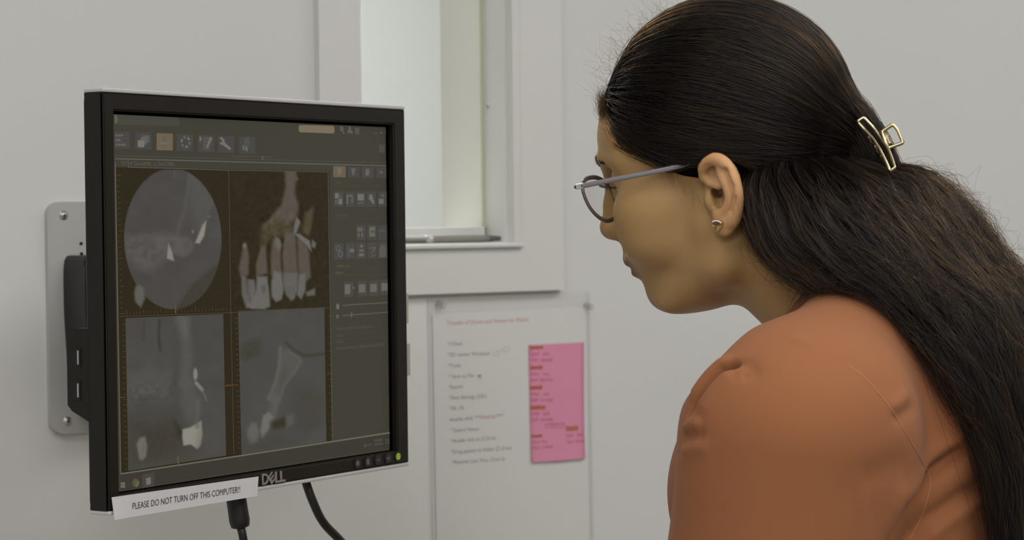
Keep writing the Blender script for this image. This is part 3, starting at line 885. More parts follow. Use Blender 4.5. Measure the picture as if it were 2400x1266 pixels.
screen = mbox('screen', il - 0.002, ir_ + 0.002, ib - 0.002, it + 0.002, SW - 0.003, SW, lcd((61, 59, 49)))
def sw(layer): return SW + 0.00008 * layer
def flat(name, pts, rgb, layer=1):
    bm = bmesh.new()
    bm.faces.new([bm.verts.new((*MON.hit(x, y, sw(layer)), sw(layer))) for x, y in pts])
    return from_bm(name, bm, lcd(rgb), screen)
def fline(name, pts, wid, rgb, layer=2):
    """Line through pixels, wid in pixels."""
    bm = bmesh.new()
    for (x0, y0), (x1, y1) in zip(pts, pts[1:]):
        L_ = math.hypot(x1 - x0, y1 - y0); nx, ny = -(y1 - y0) / L_ * wid / 2, (x1 - x0) / L_ * wid / 2
        bm.faces.new([bm.verts.new((*MON.hit(x, y, sw(layer)), sw(layer))) for x, y in ((x0 + nx, y0 + ny), (x1 + nx, y1 + ny), (x1 - nx, y1 - ny), (x0 - nx, y0 - ny))])
    return from_bm(name, bm, lcd(rgb), screen)
def stext(body, p0, p1, cap_px, rgb, layer=3):
    c_ = MON.hit(p0[0], p0[1] - cap_px, SW)[1] - MON.hit(*p0, SW)[1]
    return text_fit('screen_text', body, MON, p0, p1, c_, sw(layer), lcd(rgb), screen, None)
def quadpx(x0, y0, x1, y1, s0=0.0, s1=0.0):
    """Upright box in pixels whose top and bottom edges slope with the screen: s is drop per pixel at top and bottom."""
    return [(x0, y0), (x1, y0 + (x1 - x0) * s0), (x1, y1 + (x1 - x0) * s1), (x0, y1)]

# soft painting in pixel coordinates
def smooth01(x): x = np.clip(x, 0, 1); return x * x * (3 - 2 * x)
def s_poly(X, Y, pts, soft):
    pts = np.array(pts, float)
    d = np.full(X.shape, 1e9); inside = np.zeros(X.shape, bool)
    n = len(pts)
    for i in range(n):
        a, b = pts[i], pts[(i + 1) % n]
        ab = b - a
        t = np.clip(((X - a[0]) * ab[0] + (Y - a[1]) * ab[1]) / max(ab @ ab, 1e-9), 0, 1)
        d = np.minimum(d, np.hypot(X - a[0] - t * ab[0], Y - a[1] - t * ab[1]))
        c_ = ((a[1] > Y) != (b[1] > Y)) & (X < (b[0] - a[0]) * (Y - a[1]) / (b[1] - a[1] + 1e-12) + a[0])
        inside ^= c_
    soft = soft * 1.5
    sd = np.where(inside, d, -d)
    return smooth01(0.5 + sd / (2 * soft))
def s_line(X, Y, pts, wid, soft):
    d = np.full(X.shape, 1e9)
    for a, b in zip(pts, pts[1:]):
        a, b = np.array(a, float), np.array(b, float); ab = b - a
        t = np.clip(((X - a[0]) * ab[0] + (Y - a[1]) * ab[1]) / max(ab @ ab, 1e-9), 0, 1)
        d = np.minimum(d, np.hypot(X - a[0] - t * ab[0], Y - a[1] - t * ab[1]))
    return smooth01((wid / 2 + soft - d) / (2 * soft))
def s_ell(X, Y, cx, cy, rx, ry, soft, rot=0.0):
    c_, s_ = math.cos(rot), math.sin(rot)
    x, y = (X - cx) * c_ + (Y - cy) * s_, -(X - cx) * s_ + (Y - cy) * c_
    r = np.hypot(x / rx, y / ry)
    return smooth01(0.5 + (1 - r) * min(rx, ry) / (2 * soft))
def vnoise(X, Y, sc, seed):
    g = np.random.default_rng(seed).random((64, 64))
    x, y = X / sc, Y / sc
    i, j = np.floor(x).astype(int), np.floor(y).astype(int); u, v = x - i, y - j
    u, v = u * u * (3 - 2 * u), v * v * (3 - 2 * v)
    G = lambda a, b: g[a % 64, b % 64]
    return (G(i, j) * (1 - u) + G(i + 1, j) * u) * (1 - v) + (G(i, j + 1) * (1 - u) + G(i + 1, j + 1) * u) * v - 0.5
class Paint:
    def __init__(s, X, Y, rgb):
        s.X, s.Y = X, Y; s.c = np.zeros(X.shape + (3,)) + np.array(rgb, float)
    def over(s, m, rgb, a=1.0):
        s.c = s.c * (1 - (m * a)[..., None]) + np.array(rgb, float) * (m * a)[..., None]
    def add(s, m, v):
        s.c = s.c + m[..., None] * np.array(v, float)
def view(corners, nx, ny, fn, layer=2):
    """Picture area given by four pixel corners (tl, tr, br, bl); fn paints in pixel coordinates."""
    s, t = np.meshgrid(np.linspace(0, 1, nx), np.linspace(0, 1, ny))
    c_ = np.array(corners, float)
    P = (c_[0] * (1 - s)[..., None] + c_[1] * s[..., None]) * (1 - t)[..., None] + (c_[3] * (1 - s)[..., None] + c_[2] * s[..., None]) * t[..., None]
    X, Y = P[..., 0], P[..., 1]
    col_ = np.clip(knee(fn(X, Y)), 0, 255) / 255
    lin = np.where(col_ <= 0.04045, col_ / 12.92, ((col_ + 0.055) / 1.055) ** 2.4)
    V = np.array([(*MON.hit(x, y, sw(layer)), sw(layer)) for x, y in P.reshape(-1, 2)])
    jj, ii = np.meshgrid(np.arange(ny - 1), np.arange(nx - 1), indexing='ij')
    Q = np.stack([jj * nx + ii, (jj + 1) * nx + ii, (jj + 1) * nx + ii + 1, jj * nx + ii + 1], -1).reshape(-1, 4)
    o = from_arrays('scan_view', V, Q, picture_m, screen)
    ca = o.data.color_attributes.new('picture', 'FLOAT_COLOR', 'POINT')
    ca.data.foreach_set('color', np.concatenate([lin.reshape(-1, 3), np.ones((lin.shape[0] * lin.shape[1], 1))], 1).astype(np.float32).ravel())
    return o
BG = (42, 35, 19)

def paint_round(X, Y):
    p = Paint(X, Y, BG)
    disc = s_ell(X, Y, 405, 560, 114, 165, 1.5, -0.02)
    base = Paint(X, Y, (76, 72, 66))
    base.add(vnoise(X, Y, 26, 1), (10, 10, 9))
    base.over(s_poly(X, Y, [(442, 405), (520, 470), (520, 560), (470, 560), (437, 500)], 6), (88, 86, 80), 0.7)       # pale band upper right
    base.over(s_line(X, Y, [(445, 395), (438, 460), (432, 495), (420, 530), (410, 560)], 9, 5), (112, 108, 98), 0.45)
    base.over(s_poly(X, Y, [(444, 402), (470, 425), (500, 470), (480, 500), (462, 520), (450, 470)], 6), (100, 98, 92), 0.6)
    base.over(s_line(X, Y, [(500, 470), (485, 500), (468, 530)], 5, 4), (118, 115, 105), 0.5)
    base.over(s_poly(X, Y, [(290, 550), (330, 552), (390, 545), (440, 560), (432, 590), (400, 600), (352, 640), (325, 632), (296, 600)], 9), (108, 102, 96), 0.75)
    base.add(s_poly(X, Y, [(290, 550), (420, 545), (430, 590), (352, 640), (296, 600)], 14) * vnoise(X, Y, 10, 4), (26, 25, 24))
    base.over(s_ell(X, Y, 430, 580, 24, 22, 5, -0.6), (112, 108, 98), 0.75)
    base.over(s_ell(X, Y, 437, 575, 8, 9, 4), (92, 88, 80), 0.6)
    base.over(s_poly(X, Y, [(500, 478), (510, 500), (490, 560), (440, 600), (405, 640), (460, 600)], 8), (62, 58, 50), 0.4)
    base.over(s_poly(X, Y, [(455, 660), (519, 610), (519, 720), (400, 735)], 5), (58, 53, 44), 0.8)                    # dark lower right
    base.over(s_poly(X, Y, [(474, 529), (484, 516), (479, 552), (468, 571), (457, 570)], 2), (205, 198, 178))
    base.over(s_poly(X, Y, [(395, 570), (404, 592), (408, 612), (391, 606)], 2), (196, 190, 170))
    base.over(s_ell(X, Y, 452, 543, 3, 4, 2), (140, 135, 122))
    base.over(s_ell(X, Y, 489, 508, 4, 3, 2), (120, 116, 104))
    base.over(s_line(X, Y, [(408, 400), (409, 418)], 2, 1), (120, 125, 110), 0.6)
    p.c = p.c * (1 - disc[..., None]) + base.c * disc[..., None]
    p.over(s_poly(X, Y, [(318, 672), (327, 668), (337, 675), (339, 700), (330, 720), (318, 708), (315, 688)], 3), (116, 114, 104))
    p.add(vnoise(X, Y, 3, 9), (6, 6, 6))
    return p.c
view([(279, 396), (536, 400), (541, 731), (284, 741)], 150, 190, paint_round)

def paint_teeth(X, Y):
    p = Paint(X, Y, BG)
    bone = (104, 88, 72); bone2 = (84, 70, 50); tooth = (136, 131, 124); root = (106, 90, 76)
    p.over(s_poly(X, Y, [(668, 400), (692, 400), (694, 420), (690, 450), (699, 480), (696, 510), (680, 525), (668, 532), (655, 515), (632, 530), (618, 532), (640, 505), (660, 480), (670, 440)], 4), bone)
    p.over(s_poly(X, Y, [(690, 402), (700, 422), (692, 424)], 2), bone)
    p.over(s_poly(X, Y, [(612, 530), (650, 510), (690, 520), (688, 550), (640, 560), (612, 575)], 7), bone2, 0.85)
    p.add(s_poly(X, Y, [(612, 500), (720, 480), (700, 560), (612, 575)], 10) * vnoise(X, Y, 7, 3), (30, 24, 14))
    p.over(s_poly(X, Y, [(715, 500), (728, 490), (735, 485), (728, 540), (722, 552), (710, 545)], 4), bone2)
    # roots
    for pts in ([(571, 575), (577, 570), (583, 600), (582, 645), (566, 650), (560, 630)], [(612, 578), (622, 575), (627, 640), (602, 648), (600, 620)], [(640, 560), (657, 565), (657, 600), (660, 640), (636, 645), (635, 600)],
                [(668, 545), (692, 545), (697, 640), (690, 650), (665, 640), (662, 600)], [(697, 555), (712, 560), (724, 590), (728, 650), (712, 665), (700, 640)]):
        p.over(s_poly(X, Y, pts, 3), root, 0.95)
    # crowns
    for pts, c_ in (([(566, 645), (577, 650), (580, 690), (592, 722), (577, 722), (567, 690)], (118, 112, 104)), ([(580, 655), (596, 656), (599, 680), (592, 705), (580, 700)], (122, 120, 116)),
                    ([(602, 648), (626, 648), (631, 690), (633, 718), (620, 725), (590, 724), (578, 715), (590, 700), (600, 680)], tooth), ([(642, 636), (660, 640), (665, 680), (660, 702), (647, 708), (637, 695), (636, 660)], tooth),
                    ([(664, 640), (698, 640), (697, 680), (690, 700), (682, 705), (670, 690), (663, 665)], (122, 116, 108)), ([(700, 645), (716, 640), (716, 680), (706, 702), (696, 690)], (128, 124, 116)),
                    ([(716, 686), (738, 676), (738, 692), (720, 694)], (120, 112, 100))):
        p.over(s_poly(X, Y, pts, 2.5), c_)
    p.over(s_line(X, Y, [(583, 660), (584, 690), (588, 712)], 2.5, 2), (84, 82, 80), 0.6)
    p.over(s_line(X, Y, [(598, 690), (602, 665)], 2.5, 2), (84, 82, 80), 0.6)
    p.over(s_line(X, Y, [(672, 690), (684, 672), (692, 690)], 2.5, 2), (92, 88, 80), 0.5)
    p.over(s_ell(X, Y, 618, 677, 5, 8, 4), (104, 88, 66), 0.8)
    p.over(s_poly(X, Y, [(645, 556), (655, 560), (660, 575), (655, 590), (645, 575)], 3), (128, 124, 114))
    p.over(s_poly(X, Y, [(695, 508), (704, 520), (695, 545), (688, 548), (689, 530)], 2), (136, 132, 124))
    p.over(s_poly(X, Y, [(690, 548), (702, 548), (726, 565), (730, 590), (714, 570)], 2), (140, 136, 128))
    p.over(s_poly(X, Y, [(732, 562), (741, 570), (738, 582), (730, 578)], 2), (122, 118, 108))
    p.over(s_ell(X, Y, 573, 576, 4, 6, 3), (140, 134, 124))
    p.add(vnoise(X, Y, 6, 12), (9, 8, 7)); p.add(vnoise(X, Y, 3, 19), (6, 6, 6))
    return p.c
view([(540, 399), (770, 402), (773, 720), (543, 731)], 140, 190, paint_teeth)

def paint_lower_left(X, Y):
    p = Paint(X, Y, (78, 75, 69))
    p.add(vnoise(X, Y, 30, 31), (10, 10, 9))
    p.over(s_line(X, Y, [(338, 750), (337, 800)], 4, 3), (55, 50, 42), 0.6)
    p.over(s_line(X, Y, [(374, 750), (372, 790), (376, 822)], 6, 4), (48, 44, 36), 0.75)
    p.over(s_poly(X, Y, [(296, 865), (320, 872), (340, 860), (346, 840), (356, 858), (376, 872), (402, 866), (400, 900), (380, 935), (360, 920), (330, 930), (296, 945)], 8), (98, 95, 88), 0.75)
    p.add(s_poly(X, Y, [(296, 900), (410, 900), (420, 935), (296, 945)], 12) * vnoise(X, Y, 8, 33), (30, 29, 27))
    p.over(s_line(X, Y, [(425, 745), (436, 800), (438, 850), (432, 900)], 26, 10), (108, 105, 96), 0.7)
    p.over(s_poly(X, Y, [(418, 745), (445, 744), (442, 790), (430, 790)], 6), (122, 119, 108), 0.6)
    p.over(s_poly(X, Y, [(425, 890), (460, 880), (468, 960), (440, 985), (424, 950)], 10), (104, 101, 92), 0.7)
    p.over(s_poly(X, Y, [(424, 935), (468, 935), (462, 1000), (446, 1010), (432, 970)], 7), (96, 93, 84), 0.7)
    p.over(s_poly(X, Y, [(300, 980), (410, 975), (440, 1060), (400, 1080), (300, 1100)], 26), (58, 54, 46), 0.8)
    p.over(s_poly(X, Y, [(408, 985), (430, 1010), (432, 1040), (415, 1020)], 8), (45, 40, 30), 0.8)
    p.over(s_poly(X, Y, [(320, 1040), (328, 1026), (340, 1024), (345, 1045), (342, 1070), (334, 1079), (326, 1076)], 3), (142, 139, 126))
    p.over(s_line(X, Y, [(337, 1040), (335, 1062)], 2, 2), (100, 96, 86), 0.6)
    p.over(s_poly(X, Y, [(428, 1006), (446, 1002), (472, 986), (475, 1020), (470, 1045), (462, 1053), (447, 1042), (430, 1045), (427, 1025)], 2), (206, 200, 178))
    p.over(s_line(X, Y, [(464, 940), (462, 1000)], 9, 5), (118, 115, 104), 0.6)
    p.over(s_ell(X, Y, 458, 877, 5, 14, 2), (188, 183, 164))
    p.over(s_line(X, Y, [(460, 898), (474, 914)], 8, 3), (176, 170, 152))
    p.over(s_line(X, Y, [(474, 914), (484, 938)], 3, 2), (132, 128, 114))
    p.over(s_poly(X, Y, [(478, 1000), (520, 985), (528, 1068), (460, 1078)], 16), (84, 82, 72), 0.6)
    p.add(vnoise(X, Y, 3, 39), (6, 6, 6))
    return p.c
view([(294, 746), (523, 736), (530, 1068), (301, 1104)], 140, 200, paint_lower_left)

def paint_lower_right(X, Y):
    p = Paint(X, Y, (78, 76, 68))
    p.add(vnoise(X, Y, 30, 51), (9, 9, 8))
    p.over(s_poly(X, Y, [(562, 805), (612, 790), (612, 832), (575, 850), (562, 840)], 6), (58, 54, 46), 0.7)
    p.over(s_line(X, Y, [(670, 803), (690, 822), (715, 834), (760, 830)], 7, 5), (54, 50, 42), 0.8)
    p.over(s_poly(X, Y, [(655, 818), (672, 820), (708, 845), (690, 875), (664, 905), (650, 960), (640, 985), (625, 980), (640, 915), (652, 870)], 6), (102, 99, 90), 0.85)
    p.over(s_line(X, Y, [(657, 815), (656, 852), (646, 895), (630, 935)], 7, 4), (122, 119, 106), 0.8)
    p.over(s_line(X, Y, [(676, 822), (706, 845), (690, 872), (665, 905), (655, 940)], 5, 4), (118, 115, 103), 0.7)
    p.over(s_ell(X, Y, 665, 880, 8, 20, 6, 0.3), (84, 80, 66), 0.6)
    p.over(s_poly(X, Y, [(624, 930), (640, 920), (655, 930), (648, 978), (636, 985), (640, 950)], 4), (114, 111, 98), 0.7)
    p.over(s_poly(X, Y, [(616, 975), (630, 965), (640, 978), (628, 1010), (614, 1027), (610, 1010)], 3), (148, 142, 124))
    p.over(s_poly(X, Y, [(634, 990), (668, 975), (676, 1000), (640, 1008)], 6), (48, 42, 30), 0.85)
    p.over(s_poly(X, Y, [(580, 1005), (590, 990), (602, 992), (608, 1015), (604, 1035), (588, 1042), (578, 1022)], 4), (122, 120, 108))
    p.over(s_poly(X, Y, [(672, 975), (690, 970), (688, 995), (672, 1003)], 5), (112, 108, 96), 0.85)
    p.over(s_poly(X, Y, [(690, 920), (730, 900), (760, 940), (755, 1030), (700, 1010)], 20), (62, 58, 50), 0.6)
    p.over(s_poly(X, Y, [(562, 1000), (580, 1040), (660, 1020), (700, 1040), (562, 1070)], 14), (60, 57, 48), 0.5)
    p.over(s_poly(X, Y, [(728, 1010), (764, 1000), (766, 1033), (720, 1040)], 10), (92, 90, 82), 0.5)
    p.add(vnoise(X, Y, 3, 59), (6, 6, 6))
    return p.c
view([(558, 728), (760, 720), (765, 1035), (566, 1066)], 130, 190, paint_lower_right)

# dark viewing area behind the four pictures, its frame lines
flat('view_background', [(271, 392), (772, 401), (779, 1033), (284, 1111)], BG, 1)
LINE = (112, 106, 88)
fline('frame_line', [(270, 372), (912, 389)], 2.5, (120, 116, 98), 3)
fline('frame_line', [(272, 365), (912, 382)], 1.2, (92, 90, 76), 3)
fline('frame_line', [(270, 380), (283, 1111)], 2.2, (128, 118, 98), 4)
fline('frame_line', [(300, 374), (301, 392), (536, 399)], 1.6, LINE, 4)
fline('frame_line', [(536, 399), (769, 403), (779, 1034)], 1.6, (104, 98, 80), 4)
fline('frame_line', [(536, 399), (541, 735), (548, 1064)], 1.2, (84, 78, 60), 4)
fline('frame_line', [(280, 742), (541, 733), (774, 721)], 1.6, (72, 66, 48), 4)
fline('taskbar_edge', [(283, 1111), (600, 1063), (917, 1014)], 3.2, (146, 138, 116), 5)
flat('taskbar', [(283, 1112), (917, 1015), (920, 1049), (284, 1150)], (56, 54, 46), 1)
# rulers
for (xa, ya, xb, yb, n, off_) in ((274, 410, 282, 735, 26, 1), (286, 760, 292, 1100, 28, 1), (551, 745, 557, 1050, 26, 1), (769, 740, 772, 1020, 18, 1)):
    bm = bmesh.new()
    for k in range(n):
        t = k / (n - 1); x, y = xa + (xb - xa) * t, ya + (yb - ya) * t; L_ = 6 if k % 5 else 10
        bm.faces.new([bm.verts.new((*MON.hit(px, py, sw(5)), sw(5))) for px, py in ((x, y), (x + L_, y), (x + L_, y + 1.3), (x, y + 1.3))])
    from_bm('ruler_ticks', bm, lcd((86, 78, 44)), screen)
for (xa, ya, xb, yb, n) in ((296, 737, 530, 728, 30), (300, 1098, 520, 1065, 26)):
    bm = bmesh.new()
    for k in range(n):
        t = k / (n - 1); x, y = xa + (xb - xa) * t, ya + (yb - ya) * t; L_ = 5 if k % 5 else 10
        bm.faces.new([bm.verts.new((*MON.hit(px, py, sw(5)), sw(5))) for px, py in ((x, y), (x + 1.3, y), (x + 1.3, y - L_), (x, y - L_))])
    from_bm('ruler_ticks', bm, lcd((86, 78, 44)), screen)
for (x, y, h_) in ((412, 735, 20), (418, 1088, 20)):
    fline('slice_mark', [(x, y), (x - 0.5, y - h_)], 2.4, (118, 110, 66), 6)
for (x0, x1, y) in ((276, 294, 932), (528, 542, 905), (530, 557, 903), (766, 775, 877)):
    fline('slice_mark', [(x0, y), (x1, y - 1)], 2, (112, 62, 34), 6)

# top bars
BTN = (78, 76, 70)
flat('title_bar', [(272, 262), (420, 266), (420, 296), (273, 292)], (74, 72, 60), 1)
flat('account_field', [(p_[0], p_[1]) for p_ in ((703, 293), (781, 295), (784, 299), (784, 309), (781, 313), (703, 310), (700, 307), (700, 296))], (172, 152, 108), 3)
flat('search_icon', [(797, 296), (803, 296), (806, 303), (804, 306), (808, 314), (805, 315), (801, 308), (797, 306)], (112, 108, 92), 3)
flat('user_icon', [(817, 296), (822, 296), (823, 304), (827, 308), (826, 313), (814, 312), (814, 307), (817, 304)], (112, 108, 92), 3)
flat('list_icon', quadpx(832, 299, 842, 315, 0.06, 0.06), (98, 92, 86), 3)
for k, x in enumerate((878, 890, 903)):
    flat('window_button', quadpx(x, 311 - 2 * k, x + 6, 314 - k, 0.05, 0.05), (104, 98, 84), 3)
flat('corner_icon', quadpx(888, 338, 902, 357, 0.06, 0.06), (82, 80, 68), 3)
flat('app_icon', [(268, 268), (273, 269), (277, 280), (273, 289), (269, 290)], (120, 118, 90), 3)
for k, (x0, y0) in enumerate(((268, 308), (317, 310), (367, 312), (414, 314), (464, 316), (511, 318), (560, 320))):
    flat('tool_button', quadpx(x0, y0, x0 + (38 if k else 36), y0 + 40, 0.035, 0.02), (150, 122, 86) if k == 2 else (72, 70, 66), 2)
G = (150, 146, 132)
for r, n in ((0, 3), (1, 2), (2, 4)):
    for j in range(n):
        flat('grid_icon', quadpx(271 + j * 6.2, 315 + r * 11, 276 + j * 6.2, 320 + r * 11, 0.03, 0.03), (128, 124, 104), 3)
fline('grid_icon', [(271, 324), (300, 325)], 1.0, (104, 100, 88), 3); fline('grid_icon', [(271, 334), (300, 335)], 1.0, (104, 100, 88), 3)
flat('stack_icon', quadpx(334, 317, 350, 334, 0.03, 0.03), (112, 110, 102), 3); flat('stack_icon', quadpx(329, 322, 344, 339, 0.03, 0.03), (126, 124, 114), 4); flat('stack_icon', quadpx(323, 329, 338, 345, 0.02, 0.02), (160, 156, 140), 5)
for x in (382, 387): flat('implant_icon', quadpx(x, 320, x + 2.6, 346, 0, 0), (112, 108, 112), 4)
flat('implant_icon', [(375, 331), (382, 334), (391, 334), (395, 331), (394, 337), (385, 339), (377, 337)], (146, 140, 136), 5)
for a0 in range(6):
    a = math.radians(20 + 60 * a0)
    flat('cycle_icon', [(435 + math.cos(a + da) * r_ * 0.9, 333 + math.sin(a + da) * r_ * 1.05) for da, r_ in ((-0.35, 8), (-0.42, 14), (0.25, 14), (0.3, 8))], (146, 142, 128) if a0 % 2 else (120, 116, 106), 4)
for k in range(6):
    fline('notes_icon', [(476, 323 + k * 5), (494 + (2 if k < 2 else -3), 324 + k * 5)], 2, (128, 124, 110), 4)
flat('notes_icon', [(492, 320), (498, 324), (488, 346), (483, 347)], (148, 144, 118), 5); flat('notes_icon', [(468, 318), (473, 324), (471, 332), (467, 330)], (140, 138, 124), 4)
flat('wrench_icon', [(514, 324), (520, 321), (526, 328), (527, 334), (542, 348), (538, 352), (522, 340), (516, 339), (515, 333), (520, 334), (521, 329)], (158, 152, 136), 4)
flat('tooth_icon', [(571, 332), (577, 322), (584, 324), (586, 336), (580, 350), (573, 345)], (88, 90, 84), 4)
flat('tooth_icon', [(568, 341), (572, 341), (574, 352), (570, 352)], (142, 140, 112), 5); flat('tooth_icon', [(575, 343), (579, 343), (581, 354), (576, 355)], (142, 140, 112), 5)
fline('slider', [(540, 366), (640, 368)], 1.4, (96, 94, 84), 4); flat('slider', quadpx(614, 366, 617, 374), (120, 116, 98), 5)
stext('XYZ', (284, 386), (297, 386), 8, (108, 104, 86)); stext('CurvedMPR', (314, 387), (354, 389), 9, (120, 116, 92)); stext('Dual CMPR', (371, 388), (408, 390), 9, (120, 116, 92))
flat('tab_mark', quadpx(305, 381, 309, 386), (110, 106, 84), 4); flat('tab_mark', quadpx(362, 382, 365, 389), (96, 92, 74), 4)

# side panel
def pbtn(x0, y0, x1, y1, s0, rgb=(74, 72, 68)):
    flat('panel_button', quadpx(x0, y0, x1, y1, s0, s0), rgb, 2)
pbtn(781, 389, 810, 415, 0.03, (142, 116, 84)); pbtn(816, 391, 842, 416, 0.02); pbtn(848, 391, 876, 417, 0.02); pbtn(882, 392, 908, 417, 0.02)
flat('panel_icon', [(791, 394), (801, 394), (799, 408), (793, 411)], (160, 142, 118), 4); flat('panel_icon', [(823, 394), (833, 395), (830, 410), (826, 412)], (122, 120, 108), 4)
flat('panel_icon', [(859, 396), (864, 395), (866, 404), (863, 413), (857, 411), (856, 402)], (132, 130, 108), 4); flat('panel_icon', [(888, 401), (898, 402), (894, 409)], (124, 122, 98), 4)
for (x, y) in ((783, 448), (810, 449), (835, 449), (859, 449), (886, 449)): pbtn(x, y, x + 22, y + 36, 0.0)
W_ = (150, 148, 124)
flat('panel_icon', quadpx(785, 453, 794, 465), W_, 4); flat('panel_icon', quadpx(793, 466, 802, 479), W_, 4); flat('panel_icon', quadpx(796, 457, 801, 463), (110, 108, 96), 4); flat('panel_icon', quadpx(785, 469, 791, 477), (110, 108, 96), 4)
flat('panel_icon', quadpx(812, 457, 816, 478), (130, 128, 108), 4); flat('panel_icon', quadpx(816, 457, 826, 461), (130, 128, 108), 4); flat('panel_icon', quadpx(823, 461, 828, 475), (112, 110, 98), 4)
flat('panel_icon', quadpx(838, 455, 853, 470), W_, 4); fline('panel_icon', [(839, 476), (852, 475)], 2.5, (120, 118, 100), 4)
flat('panel_icon', [(866, 456), (872, 456), (875, 467), (878, 478), (874, 478), (869, 471), (864, 466)], W_, 4)
flat('panel_icon', quadpx(888, 466, 899, 478), (146, 142, 118), 4); flat('panel_icon', quadpx(894, 455, 901, 462), (112, 108, 98), 4)
for (x, y) in ((835, 527), (861, 527), (886, 528)): pbtn(x, y, x + 22, y + 36, 0.0)
flat('panel_icon', quadpx(838, 533, 850, 543), (124, 116, 104), 4); flat('panel_icon', quadpx(839, 546, 843, 556), (124, 120, 110), 4); flat('panel_icon', quadpx(847, 546, 851, 556), (124, 120, 110), 4)
flat('panel_icon', quadpx(866, 532, 879, 555), (136, 130, 112), 4); flat('panel_icon', quadpx(870, 540, 878, 546), (96, 92, 82), 5); fline('panel_icon', [(888, 542), (903, 541)], 5, (96, 94, 78), 4)
for (x, y) in ((783, 570), (810, 569), (835, 569), (861, 568), (886, 567)): pbtn(x, y, x + 22, y + 38, -0.01)
for cx, cy in ((793, 582), (798, 596)):
    fline('panel_icon', [(cx + 5 * math.cos(a), cy + 6 * math.sin(a)) for a in np.linspace(0, 6.28, 13)], 1.8, (132, 128, 116), 4)
fline('panel_icon', [(817, 576), (817, 602)], 2, (116, 112, 100), 4); flat('panel_icon', quadpx(820, 583, 830, 592), (136, 132, 112), 4)
flat('panel_icon', quadpx(845, 574, 850, 580), (150, 146, 122), 4); flat('panel_icon', quadpx(842, 585, 852, 590), (132, 128, 108), 4); flat('panel_icon', quadpx(841, 594, 853, 601), (132, 128, 110), 4)
fline('panel_icon', [(867, 582), (880, 580), (872, 592)], 2.2, (128, 126, 98), 4); fline('panel_icon', [(868, 601), (880, 598)], 2.2, (108, 106, 84), 4)
flat('panel_icon', [(889, 582), (895, 573), (903, 575), (905, 585), (904, 602), (889, 604)], (108, 106, 92), 4)
for (x, y) in ((806, 661), (838, 659), (865, 658), (890, 656)): pbtn(x, y, x + 22, y + 36, -0.05)
for (x, y, a, b) in ((808, 667, 13, 23), (841, 667, 15, 19), (868, 666, 15, 19), (894, 664, 14, 18)): flat('panel_icon', quadpx(x, y, x + a, y + b, -0.04, -0.04), (138, 132, 112), 4)
flat('panel_icon', quadpx(826, 672, 831, 678), (110, 106, 96), 4)
stext('Tool', (787, 431), (799, 431), 6, (112, 108, 82)); stext('STL files', (787, 508), (813, 508), 6, (108, 104, 80)); stext('CMPR view', (787, 628), (821, 626), 6, (116, 114, 80)); stext('Filters', (787, 643), (805, 642), 7, (116, 114, 80))
for (y, s_) in ((436, 0.0), (514, -0.005), (631, -0.02), (646, -0.02), (783, -0.06), (797, -0.07), (812, -0.08)):
    fline('panel_rule', [(786, y), (906, y + 120 * s_)], 1, (74, 70, 54), 3)
fline('slider', [(803, 716), (909, 709)], 2.2, (120, 112, 92), 4); fline('slider', [(803, 740), (909, 732)], 2.2, (120, 112, 92), 4); flat('slider', quadpx(822, 732, 826, 744), (118, 110, 92), 5)
flat('panel_icon', [(787, 714), (792, 711), (796, 716), (795, 724), (789, 726)], (136, 132, 112), 4); flat('panel_icon', [(788, 737), (795, 739), (793, 747), (788, 747)], (116, 112, 96), 4)
stext('Measurement (X)(0mm)', (789, 774), (871, 768), 7, (106, 96, 76)); stext('Tooth', (789, 790), (804, 789), 7, (104, 96, 78)); stext('File', (789, 805), (803, 804), 7, (104, 96, 78)); stext('Measurement, distance 0.000000', (789, 820), (900, 811), 7, (106, 96, 76))
# taskbar icons
for k in range(4):
    x, y = 283 + (k % 2) * 5.5, 1131 + (k // 2) * 7
    flat('start_icon', quadpx(x, y, x + 4.6, y + 6, -0.15, -0.15), (158, 150, 132), 4)
for k, c_ in enumerate(((150, 70, 48), (150, 130, 50), (74, 106, 60))):
    a0, a1 = math.radians(-150 + 120 * k), math.radians(-30 + 120 * k)
    flat('browser_icon', [(318 + 3 * math.cos(a), 1132 + 4 * math.sin(a)) for a in np.linspace(a0, a1, 6)] + [(318 + 8 * math.cos(a), 1132 + 10.5 * math.sin(a)) for a in np.linspace(a1, a0, 6)], c_, 4)
flat('browser_icon', [(318 + 3.6 * math.cos(a), 1132 + 4.6 * math.sin(a)) for a in np.linspace(0, 6.28, 14)[:-1]], (84, 110, 140), 5)
flat('taskbar_button', quadpx(334, 1112, 362, 1146, -0.15, -0.15), (70, 68, 60), 2)
flat('tooth_icon', [(342, 1122), (353, 1118), (354, 1132), (351, 1136), (343, 1137)], (150, 148, 138), 4); fline('taskbar_mark', [(336, 1147), (361, 1143)], 2, (120, 118, 106), 4)
flat("tray_clock", quadpx(877, 1031, 896, 1036, -0.15, -0.15), (84, 80, 68), 4); flat("tray_clock", quadpx(877, 1040, 897, 1045, -0.15, -0.15), (80, 76, 66), 4)
fline('tray_icon', [(905, 1031), (911, 1030), (911, 1039), (905, 1040), (905, 1031)], 1.3, (108, 104, 84), 4)
flat('tray_icon', [(852, 1043), (861, 1041), (860, 1047), (855, 1050)], (86, 84, 72), 4); flat('tray_icon', quadpx(864, 1041, 870, 1046, -0.15, -0.15), (86, 84, 72), 4)
